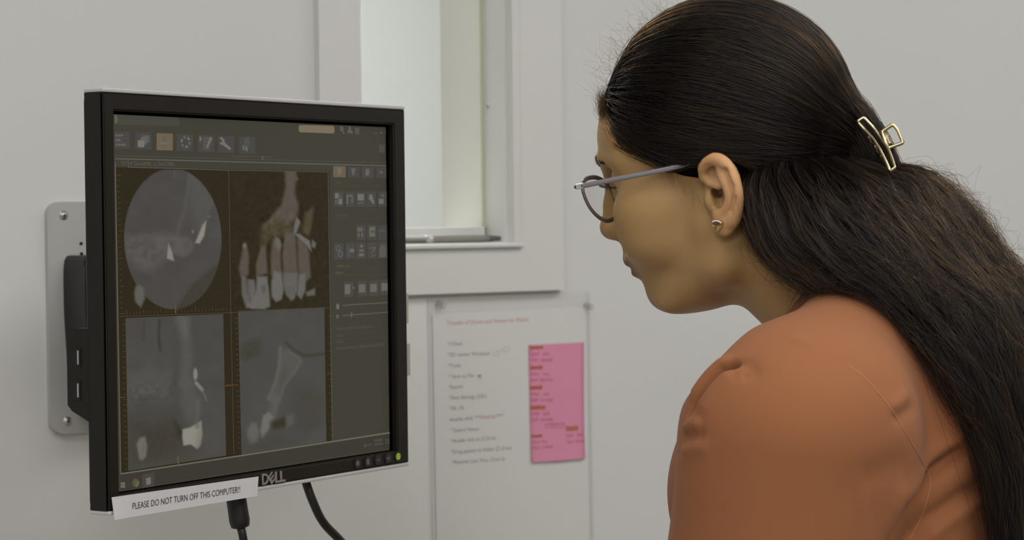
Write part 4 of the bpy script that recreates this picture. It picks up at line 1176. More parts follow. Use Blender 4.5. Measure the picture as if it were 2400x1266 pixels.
# ------------------------------------------------------------------ the person: head and neck as one distance field (millimetres, x to the face, y to her left, z up)
def head_axes(yaw, pitch, roll):
    th, p, r = map(math.radians, (yaw, pitch, roll))
    f = Vector((-math.cos(th), math.sin(th), 0)); l = Vector((-math.sin(th), -math.cos(th), 0)); u = Vector((0, 0, 1))
    f2 = f * math.cos(p) - u * math.sin(p); u2 = u * math.cos(p) + f * math.sin(p)
    return f2, l * math.cos(r) - u2 * math.sin(r), u2 * math.cos(r) + l * math.sin(r)
HF, HL, HU = head_axes(20, 10, 3)
HO = Vector((0.17365, 1.8, 1.44118))
HM = Matrix(((HF.x, HL.x, HU.x, HO.x), (HF.y, HL.y, HU.y, HO.y), (HF.z, HL.z, HU.z, HO.z), (0, 0, 0, 1)))
HM_mm = HM @ Matrix.Scale(0.001, 4)
HMn = np.array(HM)
def head_pt(x, y, z):
    return HM @ Vector((x / 1000, y / 1000, z / 1000))
def head_np(P):
    return (np.asarray(P) / 1000) @ HMn[:3, :3].T + HMn[:3, 3]

def build_head_field(h=1.4):
    f = Field((-150, -92, -215), (120, 92, 138), h)
    # skull
    f.ell((-6, 0, 50), (98, 71, 78), 10)
    f.ell((38, 0, 50), (59, 60, 56), 18)                   # forehead
    f.ell((46, 0, 0), (44, 56, 62), 20)                    # middle of the face
    f.ell((20, 0, -30), (48, 58, 50), 20)                  # sides of the jaw
    f.both('ell', (60, 38, -16), (27, 24, 30), 16)         # cheek fat
    f.both('ell', (52, 47, 0), (28, 15, 15), 16)           # cheek bone
    # jaw
    for sg in (1, -1):
        f.cone((6, 47 * sg, -52), (58, 24 * sg, -72), 14, 13, 16)
        f.cone((4, 50 * sg, -8), (6, 47 * sg, -52), 13, 14, 16)
    f.ell((62.5, 0, -69), (20.5, 21, 16), 8)                 # chin
    f.ell((38, 0, -62), (42, 40, 27.0), 12)                # under the chin
    # muzzle
    f.ell((62, 0, -38), (31, 34, 27), 12)
    # brow ridge and eye sockets
    for sg in (1, -1):
        f.chain([(92, 7 * sg, 41), (86, 27 * sg, 43), (69, 46 * sg, 38)], [7, 7.5, 7.5], 7)
        f.ell((93, 31 * sg, 23), (17, 18, 13), 8, 's')
        # lids
        f.ell((72.0, 31 * sg, 27), (13.4, 14.5, 12), 2.5)
        f.ell((72.0, 31 * sg, 17.5), (13.0, 14, 9.5), 2.5)
        f.ell((84.5, 31 * sg, 17.2), (6, 11, 2.6), 1.2, 's', rot=Matrix.Rotation(0.18 * sg, 4, 'Z'))
    # nose
    f.chain([(92, 0, 36), (92.5, 0, 24), (97, 0, 8), (102.5, 0, -9.5)], [8.5, 7.0, 7.5, 9.5], 8)
    f.ell((102, 0, -10.5), (10, 10, 9.5), 4)
    for sg in (1, -1):
        f.ell((95, 10.5 * sg, -13), (10, 7, 7.5), 5)
        f.ell((99, 6 * sg, -21), (5, 3.2, 4), 2, 's')
    f.cone((97, 0, -18), (92, 0, -24), 4.5, 5, 5)           # columella
    # mouth
    f.cone((91, 0, -26), (93.5, 0, -35), 5, 5, 6)
    for sg in (1, -1):
        f.chain([(92.7, 0, -38.5), (89.5, 8 * sg, -38), (82, 17 * sg, -41), (72, 25 * sg, -46)], [5.6, 5.4, 4.6, 2.5], 3)
        f.chain([(88, 0, -50), (85.5, 9 * sg, -49.5), (79, 17 * sg, -48), (72, 24 * sg, -46.5)], [6.0, 5.6, 4.6, 2.5], 3)
        f.chain([(97, 0, -45), (91, 9 * sg, -44.3), (83, 18 * sg, -45), (75, 26 * sg, -47)], [1.3, 1.3, 1.2, 1.0], 1.5, 's')
    f.cone((92, -14, -59.5), (92, 14, -59.5), 6.5, 6.5, 5, 's')
    # neck
    f.cone((-16, 0, -40), (-84, 0, -128), 49, 53, 14)
    f.cone((-84, 0, -128), (-105, 0, -175), 53, 60, 14)
    f.cone((6, 50, -20), (-50, 22, -118), 14, 13, 14)       # neck muscle, her left
    f.cone((6, -50, -20), (-50, -22, -118), 14, 13, 14)
    # ears
    for sg in (1, -1):
        e = lambda x, y, z: (x, y * sg, z)
        f.ell(e(-10, 70.5, 1), (16, 6.0, 26), 4, rot=Matrix.Rotation(math.radians(-8), 4, 'Y') @ Matrix.Rotation(math.radians(-14 * sg), 4, 'Z'))
        outer = [(3, 69, 13), (1.5, 73, 20.5), (-4, 76.5, 24.5), (-11, 79, 25.2), (-17.5, 81.5, 21), (-21.5, 83.5, 13.5), (-23.3, 84, 4), (-23, 82.5, -6), (-20, 79.5, -15), (-14.5, 76.5, -23)]
        oc = catmull(outer, 3)
        rr = np.interp(np.linspace(0, 1, len(oc)), [0, .15, .35, .6, .8, 1], [3.0, 3.8, 4.4, 4.2, 3.9, 4.4])
        f.chain([e(*q) for q in oc], rr, 2.2)
        f.ell(e(-6.5, 73, -24.5), (8.6, 4.8, 9.2), 5)                                # lobe
        f.ell(e(-11, 73.5, -17), (10, 5, 9), 5)
        # hollows
        f.ell(e(-8, 77.5, -4), (8.0, 9.5, 11.3), 2.2, 's')                               # concha
        f.ell(e(-4.6, 72, 0), (4.2, 10.8, 5.0), 1.0, 's')                              # canal
        f.chain([e(-3.5, 81.5, 18.5), e(-8, 82.5, 13.5), e(-12.5, 83, 9)], [4.0, 4.2, 2.6], 2.0, 's')
        f.chain([e(-18.5, 85.5, 15), e(-19.8, 86, 4), e(-19, 84.5, -7), e(-15.5, 81.5, -14)], [2.2, 2.4, 2.4, 1.8], 2.5, 's')
        # ridges
        an = catmull([(-6.5, 75.5, -15.5), (-12, 78.5, -12.5), (-16, 81, -6), (-16.5, 82, 1), (-14.8, 81.5, 8), (-13.5, 80, 14), (-13.5, 78.5, 18)], 3)
        f.chain([e(*q) for q in an], np.full(len(an), 2.5), 3.0)
        f.chain([e(3, 70.5, 13), e(-2, 73.5, 8.5), e(-8, 75.5, 5), e(-14, 77.5, 4)], [3.6, 3.0, 2.6, 1.8], 2.2)   # crus
        f.ell(e(2.4, 70.5, -5), (3.6, 4.0, 7), 3.0)                                    # tragus
        f.ell(e(-4, 74, -15.5), (4.5, 3.4, 3.2), 3)                                  # antitragus
    return f
hf = build_head_field()
hV, hQ = hf.mesh()
hV = smooth_mesh(hV, hQ, 2, 0.4)
# ------------------------------------------------------------------ torso frame (millimetres): x forward, y to her left, z up, origin at the base of the neck
TH = math.radians(25)
TF, TL = Vector((-math.cos(TH), math.sin(TH), 0)), Vector((-math.sin(TH), -math.cos(TH), 0))
TO = Vector((0.273, 1.764, 1.333))
TMn = np.array([[TF.x, TL.x, 0], [TF.y, TL.y, 0], [0, 0, 1]])
def torso_np(P):
    return (np.asarray(P) / 1000) @ TMn.T + np.array(TO)
def torso_pt(x, y, z):
    return TO + TF * (x / 1000) + TL * (y / 1000) + Vector((0, 0, z / 1000))
def to_torso(P):
    return ((np.asarray(P) - np.array(TO)) @ TMn) * 1000
def head_to_torso(x, y, z):
    return to_torso([head_pt(x, y, z)])[0]

def build_shirt_field(h=3.0):
    f = Field((-190, -285, -560), (190, 285, 110), h)
    f.ell((-12, 0, -170), (112, 150, 200), 20)              # rib cage
    f.ell((-45, 0, -70), (75, 130, 90), 30)                 # upper back
    f.ell((0, 0, -430), (112, 150, 190), 40)                # belly and hips
    for sg in (1, -1):
        f.ell((56, 87 * sg, -114), (71, 74, 88), 24)        # chest
        f.cone((-15, 20 * sg, 5), (-8, 120 * sg, -25), 50, 50, 30)   # shoulder slope
        f.ell((0, 158 * sg, -66), (82, 64, 80), 24)        # shoulder cap
        f.cone((5, 174 * sg, -70), (43, 184 * sg, -330), 79, 71, 20)   # sleeve
        f.cone((43, 184 * sg, -330), (118, 180 * sg, -545), 67, 47, 20)
    a, b = head_to_torso(-30, 0, -60), head_to_torso(-88, 0, -130)
    f.cone(a, b, 53, 58, 25)                                # collar round the neck
    n = np.array(a) - np.array(b)
    p = head_to_torso(-42, 0, -93)
    f.cut_plane(p, n, 2.0)
    return f
sf = build_shirt_field()
sV, sQ = sf.mesh()
sV = smooth_mesh(sV, sQ, 3, 0.5)
# ------------------------------------------------------------------ hair: a combed cap, a gathered fall, loose strands
CAPC, CAPR = np.array([-5.0, 0, 57]), np.array([99.0, 82, 93.5])
def cap_radius(d):
    """Distance from CAPC to the hair surface along unit directions d (mm)."""
    return 1.0 / np.sqrt(((d / CAPR) ** 2).sum(-1))
def unit(v):
    return v / np.maximum(np.linalg.norm(v, axis=-1, keepdims=True), 1e-9)
HAIRLINE_P, HAIRLINE_N = np.array([51.2, 0, 42.0]), unit(np.array([0.65, 0, -0.76]))

def build_cap_field(h=2.0):
    f = Field((-140, -100, -60), (110, 100, 160), h)
    f.ell(CAPC, CAPR * 0.985, 2)
    f.ell((-97, 2, 32), (17, 24, 24), 14)                       # bundle running into the clip
    f.cut_plane(HAIRLINE_P, HAIRLINE_N, 9)
    for sg in (1, -1):
        f.ell((-8, 86 * sg, -1), (25, 25, 35), 4, 's')           # tucked behind the ears
    for sg in (1, -1):
        f.ell((24, 84 * sg, 0), (34, 34, 22), 4, 's')            # bare skin in front of the ears
    return f
cf = build_cap_field()
cV, cQ = cf.mesh()
cV = smooth_mesh(cV, cQ, 3, 0.5)

# the fall: sections across the hair, (outer point, inner point) seen from the side, lateral half width, depth of the middle
SEC = [((2035, 362), (1744, 392), 0.060, 1.765), ((2098, 385), (1750, 480), 0.068, 1.755), ((2178, 408), (1812, 610), 0.084, 1.745),
       ((2254, 478), (1930, 690), 0.095, 1.735), ((2330, 590), (2065, 742), 0.098, 1.725), ((2420, 690), (2150, 825), 0.098, 1.715),
       ((2475, 830), (2235, 945), 0.095, 1.705), ((2500, 1010), (2310, 1060), 0.092, 1.70), ((2510, 1210), (2350, 1220), 0.09, 1.695),
       ((2505, 1420), (2365, 1420), 0.085, 1.69), ((2490, 1640), (2380, 1640), 0.07, 1.685)]
secC, secA, secB = [], [], []
for (o_, i_, b_, y_) in SEC:
    po, pi = np.array(at_depth(*o_, y_)), np.array(at_depth(*i_, y_))
    secC.append((po + pi) / 2); secA.append((po - pi) / 2); secB.append(np.array(TL) * b_)
secC, secA, secB = map(np.array, (secC, secA, secB))
def cr_eval(P, t):
    """Catmull-Rom through rows of P at parameters t (array)."""
    n = len(P)
    t = np.clip(t, 0, n - 1.0001)
    i = np.floor(t).astype(int); u = (t - i)[..., None]
    a, b, c, d = P[np.maximum(i - 1, 0)], P[i], P[np.minimum(i + 1, n - 1)], P[np.minimum(i + 2, n - 1)]
    return 0.5 * ((2 * b) + (-a + c) * u + (2 * a - 5 * b + 4 * c - d) * u ** 2 + (-a + 3 * b - 3 * c + d) * u ** 3)
def fall_pt(t, ang, r):
    c, a, b = cr_eval(secC, t), cr_eval(secA, t), cr_eval(secB, t)
    return c + a * (np.cos(ang) * r)[..., None] + b * (np.sin(ang) * r)[..., None]

def sample_field(f, P):
    q = (P - f.lo) / f.h
    q = np.clip(q, 0, np.array(f.n) - 1.001)
    i = np.floor(q).astype(int); u = q - i
    v = 0
    for a in (0, 1):
        for b in (0, 1):
            for c in (0, 1):
                w = (u[..., 0] if a else 1 - u[..., 0]) * (u[..., 1] if b else 1 - u[..., 1]) * (u[..., 2] if c else 1 - u[..., 2])
                v = v + w * f.phi[i[..., 0] + a, i[..., 1] + b, i[..., 2] + c]
    return v
def push_out(P, gap_mm):
    """Move world points out of the shirt."""
    T = to_torso(P)
    for _ in range(3):
        d = sample_field(sf, T)
        g = np.stack([sample_field(sf, T + e) - sample_field(sf, T - e) for e in np.eye(3) * 4.0], -1)
        g = unit(g)
        inside = (T > np.array(sf.lo) + 8).all(-1) & (T < np.array(sf.lo) + np.array(sf.n) * sf.h - 8).all(-1)
        m = np.where((d < gap_mm) & inside, np.minimum(gap_mm - d, 40), 0)
        T = T + g * m[..., None]
    return torso_np(T)

# solid middle of the fall
tt, aa = np.meshgrid(np.linspace(0.0, 9.9, 90), np.linspace(0, 2 * np.pi, 72, endpoint=False), indexing='ij')
core = fall_pt(tt, aa, 0.915 * np.clip(0.76 + 0.24 * tt / 1.5, 0, 1))
core = push_out(core.reshape(-1, 3), 3.0).reshape(90, 72, 3)
core += 0.0012 * np.sin(aa * 17 + np.sin(tt * 1.3) * 2)[..., None] * unit(core - cr_eval(secC, tt))
ii, jj = np.meshgrid(np.arange(89), np.arange(72), indexing='ij')
fQ = np.stack([ii * 72 + jj, ii * 72 + (jj + 1) % 72, (ii + 1) * 72 + (jj + 1) % 72, (ii + 1) * 72 + jj], -1).reshape(-1, 4)
fV = core.reshape(-1, 3)

def ear_push(P):
    """Keep head-space points (mm) out of the room round each ear."""
    for sg in (1, -1):
        c, r = np.array([-9.0, 80.0 * sg, -2]), np.array([21.0, 19.0, 31.0])
        q = (P - c) / r
        n = np.linalg.norm(q, axis=-1)
        m = n < 1
        # lift over the top, never through the ear
        P2 = P.copy()
        P2[..., 2] = c[2] + r[2] * np.sqrt(np.clip(1 - q[..., 0] ** 2 - 0.15 * q[..., 1] ** 2, 0, 1))
        P = np.where(m[..., None], P2, P)
    return P

NP_ = 26
strands, radii = [], []
def add_strands(P, r0, r1):
    """P (n, NP_, 3) in world metres."""
    strands.append(P.astype(np.float32))
    t = np.linspace(0, 1, NP_)
    r = np.outer(np.broadcast_to(r0, (len(P),)), (1 - t ** 3) * np.clip(0.35 + t * 6, 0, 1)) + np.outer(np.broadcast_to(r1, (len(P),)), t ** 3)
    radii.append(r.astype(np.float32))
def wobble(n, amp, freq, ph=None):
    """Smooth random offsets along strands (n, NP_, 3)."""
    t = np.linspace(0, 1, NP_)[None, :, None]
    out = 0
    for k in range(3):
        f_ = freq * (0.6 + 0.8 * rng.random((n, 1, 3))) * (1 + k)
        out = out + np.sin(2 * np.pi * (f_ * t + rng.random((n, 1, 3)))) / (1 + k)
    return out * amp

# 1. combed hair from the hairline and scalp back to the clip
def comb(n, lift_r=(0.985, 1.012), rad=0.00013):
    d = unit(rng.normal(size=(n * 8, 3)))
    P = CAPC + d * cap_radius(d)[:, None]
    s = (P - HAIRLINE_P) @ HAIRLINE_N
    ok = (s < 0) & (P[:, 2] > -5 + 0.25 * np.abs(P[:, 1])) & ~((np.abs(P[:, 1]) > 50) & (P[:, 2] < 30) & (P[:, 0] < 14))
    ok &= ~((np.abs(P[:, 1]) > 48) & (P[:, 2] < 25))
    ok &= d[:, 0] > -0.88
    # more roots near the hairline
    w = np.where(s > -12, 1.0, 0.35)
    ok &= rng.random(len(P)) < w
    ok &= (d[:, 1] > -0.75)
    d = d[ok][:n]; n = len(d)
    side = np.clip(d[:, 1] * 1.2, -1, 1)
    g = np.stack([np.full(n, -104.0), side * 16 + rng.normal(size=n) * 4, 5 + d[:, 2] * 31 + rng.normal(size=n) * 6], 1) - CAPC
    g = unit(g)
    t = np.linspace(0, 1, NP_)[None, :, None]
    om = np.arccos(np.clip((d * g).sum(1), -1, 1))[:, None, None]
    D = (np.sin((1 - t) * om) * d[:, None] + np.sin(t * om) * g[:, None]) / np.maximum(np.sin(om), 1e-3)
    low = np.clip((0.30 - d[:, 2]) / 0.6, 0, 1) * np.clip(d[:, 0] + 0.25, 0, 1)
    D[..., 2] += (0.42 * low)[:, None] * np.sin(np.pi * t[..., 0]) ** 1.0
    # clumps: gentle shared waves by position
    ph = d[:, 2] * 23 + d[:, 1] * 31
    D[..., 2] += 0.010 * np.sin(5 * np.pi * t[..., 0] + ph[:, None]) * np.sin(np.pi * t[..., 0])
    D[..., 1] += 0.008 * np.sin(4 * np.pi * t[..., 0] + 1.7 * ph[:, None]) * np.sin(np.pi * t[..., 0])
    D = unit(D)
    rr = cap_radius(D)
    lr = rng.uniform(*lift_r, size=(n, 1)) + 0.006 * np.sin(ph * 3)[:, None]
    rr = rr * (1 + (lr - 1) * np.minimum(1, 6 * t[..., 0] + 0.2))
    rr *= 1 - 0.10 * np.clip(1 - t[..., 0] * 7, 0, 1) ** 2          # sink the roots into the scalp
    P = CAPC + D * rr[..., None]
    P = ear_push(P)
    zmin = np.interp(P[..., 0], [-62, -40, -24, 0, 30, 46, 70], [-25, 4, 22, 23.5, 22.5, 33, 46]) + rng.uniform(0, 7, (n, 1)) - 1.5
    P[..., 2] = np.where(np.abs(P[..., 1]) > 38, np.maximum(P[..., 2], zmin), P[..., 2])
    P += wobble(n, 0.35, 1.5) * np.sin(np.pi * t)
    # run on into the clip
    tail = np.clip((t[..., 0] - 0.85) / 0.15, 0, 1)
    P[..., 0] -= 10 * tail; P[..., 2] -= 9 * tail
    add_strands(head_np(P), rad, rad * 0.8)
comb(7000, (0.985, 1.014), 0.00014)
comb(700, (1.008, 1.03), 0.00009)

def knot(n, rad):
    t = np.linspace(0, 1, NP_)[None, :, None]
    y0 = rng.uniform(-32, 34, n); k = rng.random(n); j = rng.normal(size=(n, 4, 3)) * np.array([1.6, 2.0, 2.2])
    sh = 1 - (y0 / 60) ** 2
    A = np.stack([-88 * sh - 4 - 3 * k, y0 * 1.25, 66 - 6 * k + 0 * y0], 1); B = np.stack([-108 * sh - 2, y0 * 1.1, 62 - 8 * k], 1)
    Cc = np.stack([-126 * sh, y0 * 0.75, 34 - 8 * k], 1); Dd = np.stack([-132 * sh, y0 * 0.7, -14 - 10 * k], 1)
    A, B, Cc, Dd = A + j[:, 0], B + j[:, 1], Cc + j[:, 2], Dd + j[:, 3]
    P = ((1 - t) ** 3) * A[:, None] + 3 * t * (1 - t) ** 2 * B[:, None] + 3 * t * t * (1 - t) * Cc[:, None] + t ** 3 * Dd[:, None]
    P = P + wobble(n, 0.5, 1.2)
    add_strands(head_np(P), rad, rad * 0.8)
knot(1500, 0.00013)
knot(60, 0.00007)

# 2. the fall down the back
def fall(n, rlo, rhi, t0lo, t0hi, t1lo, t1hi, amp, rad, near=True):
    ang = rng.uniform(-0.15 * np.pi, 1.15 * np.pi, n) if near else rng.uniform(0, 2 * np.pi, n)
    r = rng.uniform(rlo, rhi, n)
    t0 = rng.uniform(t0lo, t0hi, n); t1 = rng.uniform(t1lo, t1hi, n)
    s = np.linspace(0, 1, NP_)[None]
    t = t0[:, None] + (t1 - t0)[:, None] * s
    # clumps pull strands together towards the ends
    nc = 60
    cc = rng.uniform(-0.15 * np.pi, 1.15 * np.pi, nc) if near else rng.uniform(0, 2 * np.pi, nc)
    k = np.argmin(np.abs(ang[:, None] - cc[None]), 1)
    A = ang[:, None] + (cc[k] - ang)[:, None] * (0.75 * np.clip(s * 1.6, 0, 1) ** 0.8)
    phc = rng.random(nc)[k][:, None] * 6.28
    A = A + 0.07 * np.sin(t * 1.1 + phc) + 0.03 * np.sin(t * 2.7 + 2 * phc)
    r2 = r[:, None] + 0.035 * np.sin(t * 1.7 + phc * 1.3)
    r2 = r2 * (1 - 0.14 * np.clip(1 - s * 9, 0, 1))
    P = fall_pt(t, A, r2)
    P = P + wobble(n, amp, 1.6) * np.clip(s * 1.5, 0.15, 1)[..., None]
    P = push_out(P.reshape(-1, 3), 3.5).reshape(n, NP_, 3)
    add_strands(P, rad, rad * 0.6)
fall(5200, 0.92, 1.0, 0.0, 1.0, 7.5, 9.9, 0.0020, 0.00014)
fall(2600, 0.94, 1.03, 0.0, 3.0, 5.0, 9.0, 0.0042, 0.00012)
fall(1200, 0.95, 1.0, 0.0, 1.0, 7.5, 9.9, 0.0012, 0.00014, near=False)
fall(650, 1.0, 1.10, 0.2, 3.0, 4.0, 9.0, 0.0055, 0.00007)
fall(340, 1.0, 1.15, 0.3, 4.0, 2.5, 7.0, 0.009, 0.00006, near=False)

def edge_wisps(n):
    ang = rng.normal(np.pi * 0.97, 0.16, n); t0 = rng.uniform(3.6, 5.4, n); t1 = rng.uniform(7.0, 9.6, n); ext = rng.uniform(0.08, 0.42, n)
    s = np.linspace(0, 1, NP_)[None]
    t = t0[:, None] + (t1 - t0)[:, None] * s
    P = fall_pt(t, np.repeat(ang[:, None], NP_, 1), 0.98 + ext[:, None] * np.sin(np.pi * np.clip(s * 0.8, 0, 1)))
    P = P + wobble(n, 0.0022, 1.0) * s[..., None]
    P = push_out(P.reshape(-1, 3), 2.0).reshape(n, NP_, 3)
    add_strands(P, 0.00010, 0.00006)
edge_wisps(360)

# 3. frizz along the forehead and parting, wisps in front of the ear
def wisps(n, roots_fn, len_lo, len_hi, curl, rad, drift):
    root, nrm, tan = roots_fn(n)
    L = rng.uniform(len_lo, len_hi, n)[:, None, None]
    s = np.linspace(0, 1, NP_)[None, :, None]
    dr = unit(nrm * rng.uniform(0.2, 0.9, (n, 1)) + tan + rng.normal(size=(n, 3)) * 0.4)
    P = root[:, None] + dr[:, None] * L * s + np.array(drift) * L * s ** 2
    P = P + wobble(n, curl, 0.8) * s
    add_strands(head_np(P), rad, rad * 0.5)
def front_roots(n):
    y = rng.uniform(-55, 62, n); e = rng.uniform(-0.05, 1.05, n)
    # up the forehead hairline and onto the crown
    base = np.stack([np.full(n, 0.86) - 0.5 * e, y / 95, 0.28 + 0.75 * e], 1)
    d = unit(base)
    P = CAPC + d * (cap_radius(d) * 0.99)[:, None]
    return P, d, np.tile(np.array([-0.1, 0, 0.25]), (n, 1))
wisps(200, front_roots, 8, 26, 2.6, 0.00006, (0.1, 0, 0.1))
def hairline_roots(n):
    x = rng.uniform(0, 0.60, n)
    pts = np.array([(88, 12, 80), (82, 34, 72), (66, 50, 53), (46, 60, 37), (28, 66, 24), (17, 69, 8), (13, 69.5, -2)], float)
    P = cr_eval(pts, x * 6) + rng.normal(size=(n, 3)) * np.array([2.4, 0.5, 2.4]) + np.array([-0.5, 0, 0.5])
    d = unit(P - CAPC)
    tan = cr_eval(np.array([(-0.5, 0, 0.8), (-0.7, 0, 0.6), (-0.8, 0, 0.35), (-0.8, 0.1, 0.30), (-0.6, 0.1, 0.20), (-0.3, 0, -0.8), (0, 0, -1.0)]), x * 6)
    return P - d * 1.0, d, tan * 1.6
wisps(5200, hairline_roots, 7, 19, 0.9, 0.00006, (-0.3, 0, 0.1))
def sideburn_roots(n):
    x = rng.uniform(0, 1, n)
    P = cr_eval(np.array([(30, 66, 24), (20, 69, 12), (15, 69.5, 2)], float), x * 2) + rng.normal(size=(n, 3)) * np.array([4.0, 0.3, 3.0])
    d = unit(P - CAPC)
    return P - d * 0.5, d, np.tile(np.array([-0.4, 0, -0.9]), (n, 1)) * 1.8
wisps(110, sideburn_roots, 5, 11, 0.6, 0.00003, (0.2, 0, -0.1))
# ------------------------------------------------------------------ the person put together
skin = new_mat('skin', (0.40, 0.235, 0.135), 0.52, spec=0.35, bump=0.12, bscale=900)
def skin_nodes():
    nt = skin.node_tree; N = nt.nodes; L = nt.links
    b = N['Principled BSDF']
    b.inputs['Subsurface Weight'].default_value = 0.12
    b.inputs['Subsurface Radius'].default_value = (0.9, 0.35, 0.2)
    b.inputs['Subsurface Scale'].default_value = 0.006
    at = N.new('ShaderNodeAttribute'); at.attribute_name = 'tint'
    tc = N.new('ShaderNodeTexCoord')
    n1 = N.new('ShaderNodeTexNoise'); n1.inputs['Scale'].default_value = 22; n1.inputs['Detail'].default_value = 5
    L.new(tc.outputs['Object'], n1.inputs['Vector'])
    cr_ = N.new('ShaderNodeValToRGB')
    cr_.color_ramp.elements[0].position = 0.3; cr_.color_ramp.elements[0].color = (0.43, 0.26, 0.105, 1)
    cr_.color_ramp.elements[1].position = 0.7; cr_.color_ramp.elements[1].color = (0.48, 0.30, 0.135, 1)
    L.new(n1.outputs['Fac'], cr_.inputs[0])
    mx = N.new('ShaderNodeMix'); mx.data_type = 'RGBA'; mx.blend_type = 'MULTIPLY'; mx.inputs[0].default_value = 1
    L.new(cr_.outputs[0], mx.inputs[6]); L.new(at.outputs['Color'], mx.inputs[7])
    L.new(mx.outputs[2], b.inputs['Base Color'])
skin_nodes()

person = empty('person', (float(TO.x), float(TO.y), 0.0))
tag(person, 'person in a coral top and glasses leaning towards the monitor, long dark hair clipped back', 'person')
PINV = Matrix.Translation(-Vector((TO.x, TO.y, 0)))
def own(o, parent=person):
    """Parent without moving."""
    o.parent = parent
    o.matrix_parent_inverse = PINV if parent is person else Matrix.Identity(4)
    return o

# arms, hands: in the torso frame, joined to the same body mesh under the shirt
def build_arm_field():
    f = Field((-170, -270, -705), (260, 270, 70), 4.5)
    f.ell((-12, 0, -170), (98, 136, 186), 20)
    f.ell((-45, 0, -70), (60, 115, 76), 30)
    f.ell((0, 0, -430), (98, 136, 176), 40)
    f.cone(head_to_torso(-40, 0, -72), head_to_torso(-88, 0, -130), 48, 50, 25)
    for sg in (1, -1):
        e = lambda x, y, z: (x, y * sg, z)
        f.cone(e(-10, 40, -20), e(-5, 125, -40), 38, 38, 25)
        f.ell(e(0, 156, -66), (60, 46, 60), 20)
        f.cone(e(5, 172, -70), e(38, 184, -330), 52, 44, 15)
        f.cone(e(40, 184, -330), e(118, 178, -545), 44, 27, 8)
        f.ell(e(137, 176, -592), (17, 36, 42), 14, rot=Matrix.Rotation(-0.35, 4, 'Y'))
        for dy, L_, r_ in ((26, 62, 8.2), (9, 72, 8.8), (-9, 68, 8.6), (-25, 52, 7.4)):
            k0 = e(148, 176 - dy, -626); k1 = e(158, 176 - dy * 1.1, -626 - L_ * 0.5); k2 = e(150, 176 - dy * 1.1, -626 - L_)
            f.chain([k0, k1, k2], [r_ + 0.8, r_, r_ - 1.2], 4)
        f.chain([e(140, 148, -572), e(158, 132, -604), e(166, 128, -636)], [11, 10, 8], 6)
    return f
aV, aQ = build_arm_field().mesh()
aV = smooth_mesh(aV, aQ, 2, 0.5)
bV = np.concatenate([head_np(hV), torso_np(aV)]); bQ = np.concatenate([hQ, aQ + len(hV)])
bV_loc = bV - np.array([TO.x, TO.y, 0])
body = from_arrays('body', bV_loc, bQ, skin, person, True)
# tint: lips and nostril rims are a darker rose brown, brows lie on darker skin
x, y, z = hV[:, 0], np.abs(hV[:, 1]), hV[:, 2]
lipc = -45 - 0.02 * y
up = np.exp(-((z - (-40.0 - 0.10 * y)) / 3.4) ** 2); lo_ = np.exp(-((z - (-50.5 + 0.10 * y)) / 4.2) ** 2)
lip = np.clip((up + lo_) * 1.4, 0, 1) * (x > 70) * (1 / (1 + np.exp((y - 23) / 1.5)))
lip *= 1 / (1 + np.exp(-(x - (88 - 0.62 * y)) / 1.5))
nose = np.exp(-((x - 104) / 12) ** 2 - (y / 13) ** 2 - ((z + 11) / 10) ** 2)
earw = 1 / (1 + np.exp(-(y - 76) / 1.5)) * (x < 6)
col = np.ones((len(bV), 4), np.float32)
t_ = np.ones((len(hV), 3))
t_ = t_ * (1 - lip[:, None]) + lip[:, None] * np.array([0.55, 0.46, 0.52])
t_ = t_ * (1 - 0.7 * nose[:, None]) + 0.7 * nose[:, None] * np.array([1.12, 0.86, 0.82])
t_ = t_ * (1 - earw[:, None]) + earw[:, None] * np.array([1.45, 1.32, 1.5])
col[:len(hV), :3] = t_
ca = body.data.color_attributes.new('tint', 'FLOAT_COLOR', 'POINT')
ca.data.foreach_set('color', col.ravel())

# eyes
eye_m = new_mat('eye_white', (0.75, 0.72, 0.68), 0.15, spec=0.6)
iris_m = new_mat('iris_brown', (0.05, 0.025, 0.012), 0.12, spec=0.7)
for sg in (1, -1):
    bm = bmesh.new()
    bmesh.ops.create_uvsphere(bm, u_segments=32, v_segments=20, radius=0.0121)
    ey = from_bm('eyeball', bm, eye_m, body, True)
    c_ = head_pt(72.0, 31 * sg, 20.5) - Vector((TO.x, TO.y, 0))
    ey.location = c_
    bm = bmesh.new()
    gaze = (HF * 0.86 - HU * 0.42).normalized()
    bm_lathe(bm, [(0.0058, 0.01065), (0.0045, 0.0117), (0.002, 0.01225), (0.0002, 0.0124)], (0, 0, 0), gaze, 24)
    ir = from_bm('iris', bm, iris_m, body, True)
    ir.location = c_

# shirt, with folds pressed into it
shirt_m = new_mat('coral_jersey', (0.32, 0.125, 0.054), 0.85, spec=0.15, bump=0.25, bscale=1400)
shirt_m.node_tree.nodes['Principled BSDF'].inputs['Sheen Weight'].default_value = 0.06
shirt_m.node_tree.nodes['Principled BSDF'].inputs['Sheen Roughness'].default_value = 0.5
def subdivide(V, Q):
    """Split every quad in four."""
    n = len(V)
    E_ = np.sort(np.stack([Q, np.roll(Q, -1, 1)], -1).reshape(-1, 2), 1)
    key = E_[:, 0].astype(np.int64) * n + E_[:, 1]
    uk, inv = np.unique(key, return_inverse=True)
    inv = inv.reshape(-1, 4)
    mid = (V[uk // n] + V[uk % n]) / 2
    ctr = V[Q].mean(1)
    ei = n + inv; ci = n + len(uk) + np.arange(len(Q))
    NQ = np.concatenate([np.stack([Q[:, k], ei[:, k], ci, ei[:, k - 1]], 1) for k in range(4)])
    return np.concatenate([V, mid, ctr]), NQ
sV, sQ = subdivide(sV, sQ)
sV = smooth_mesh(sV, sQ, 2, 0.5)
sW = torso_np(sV)
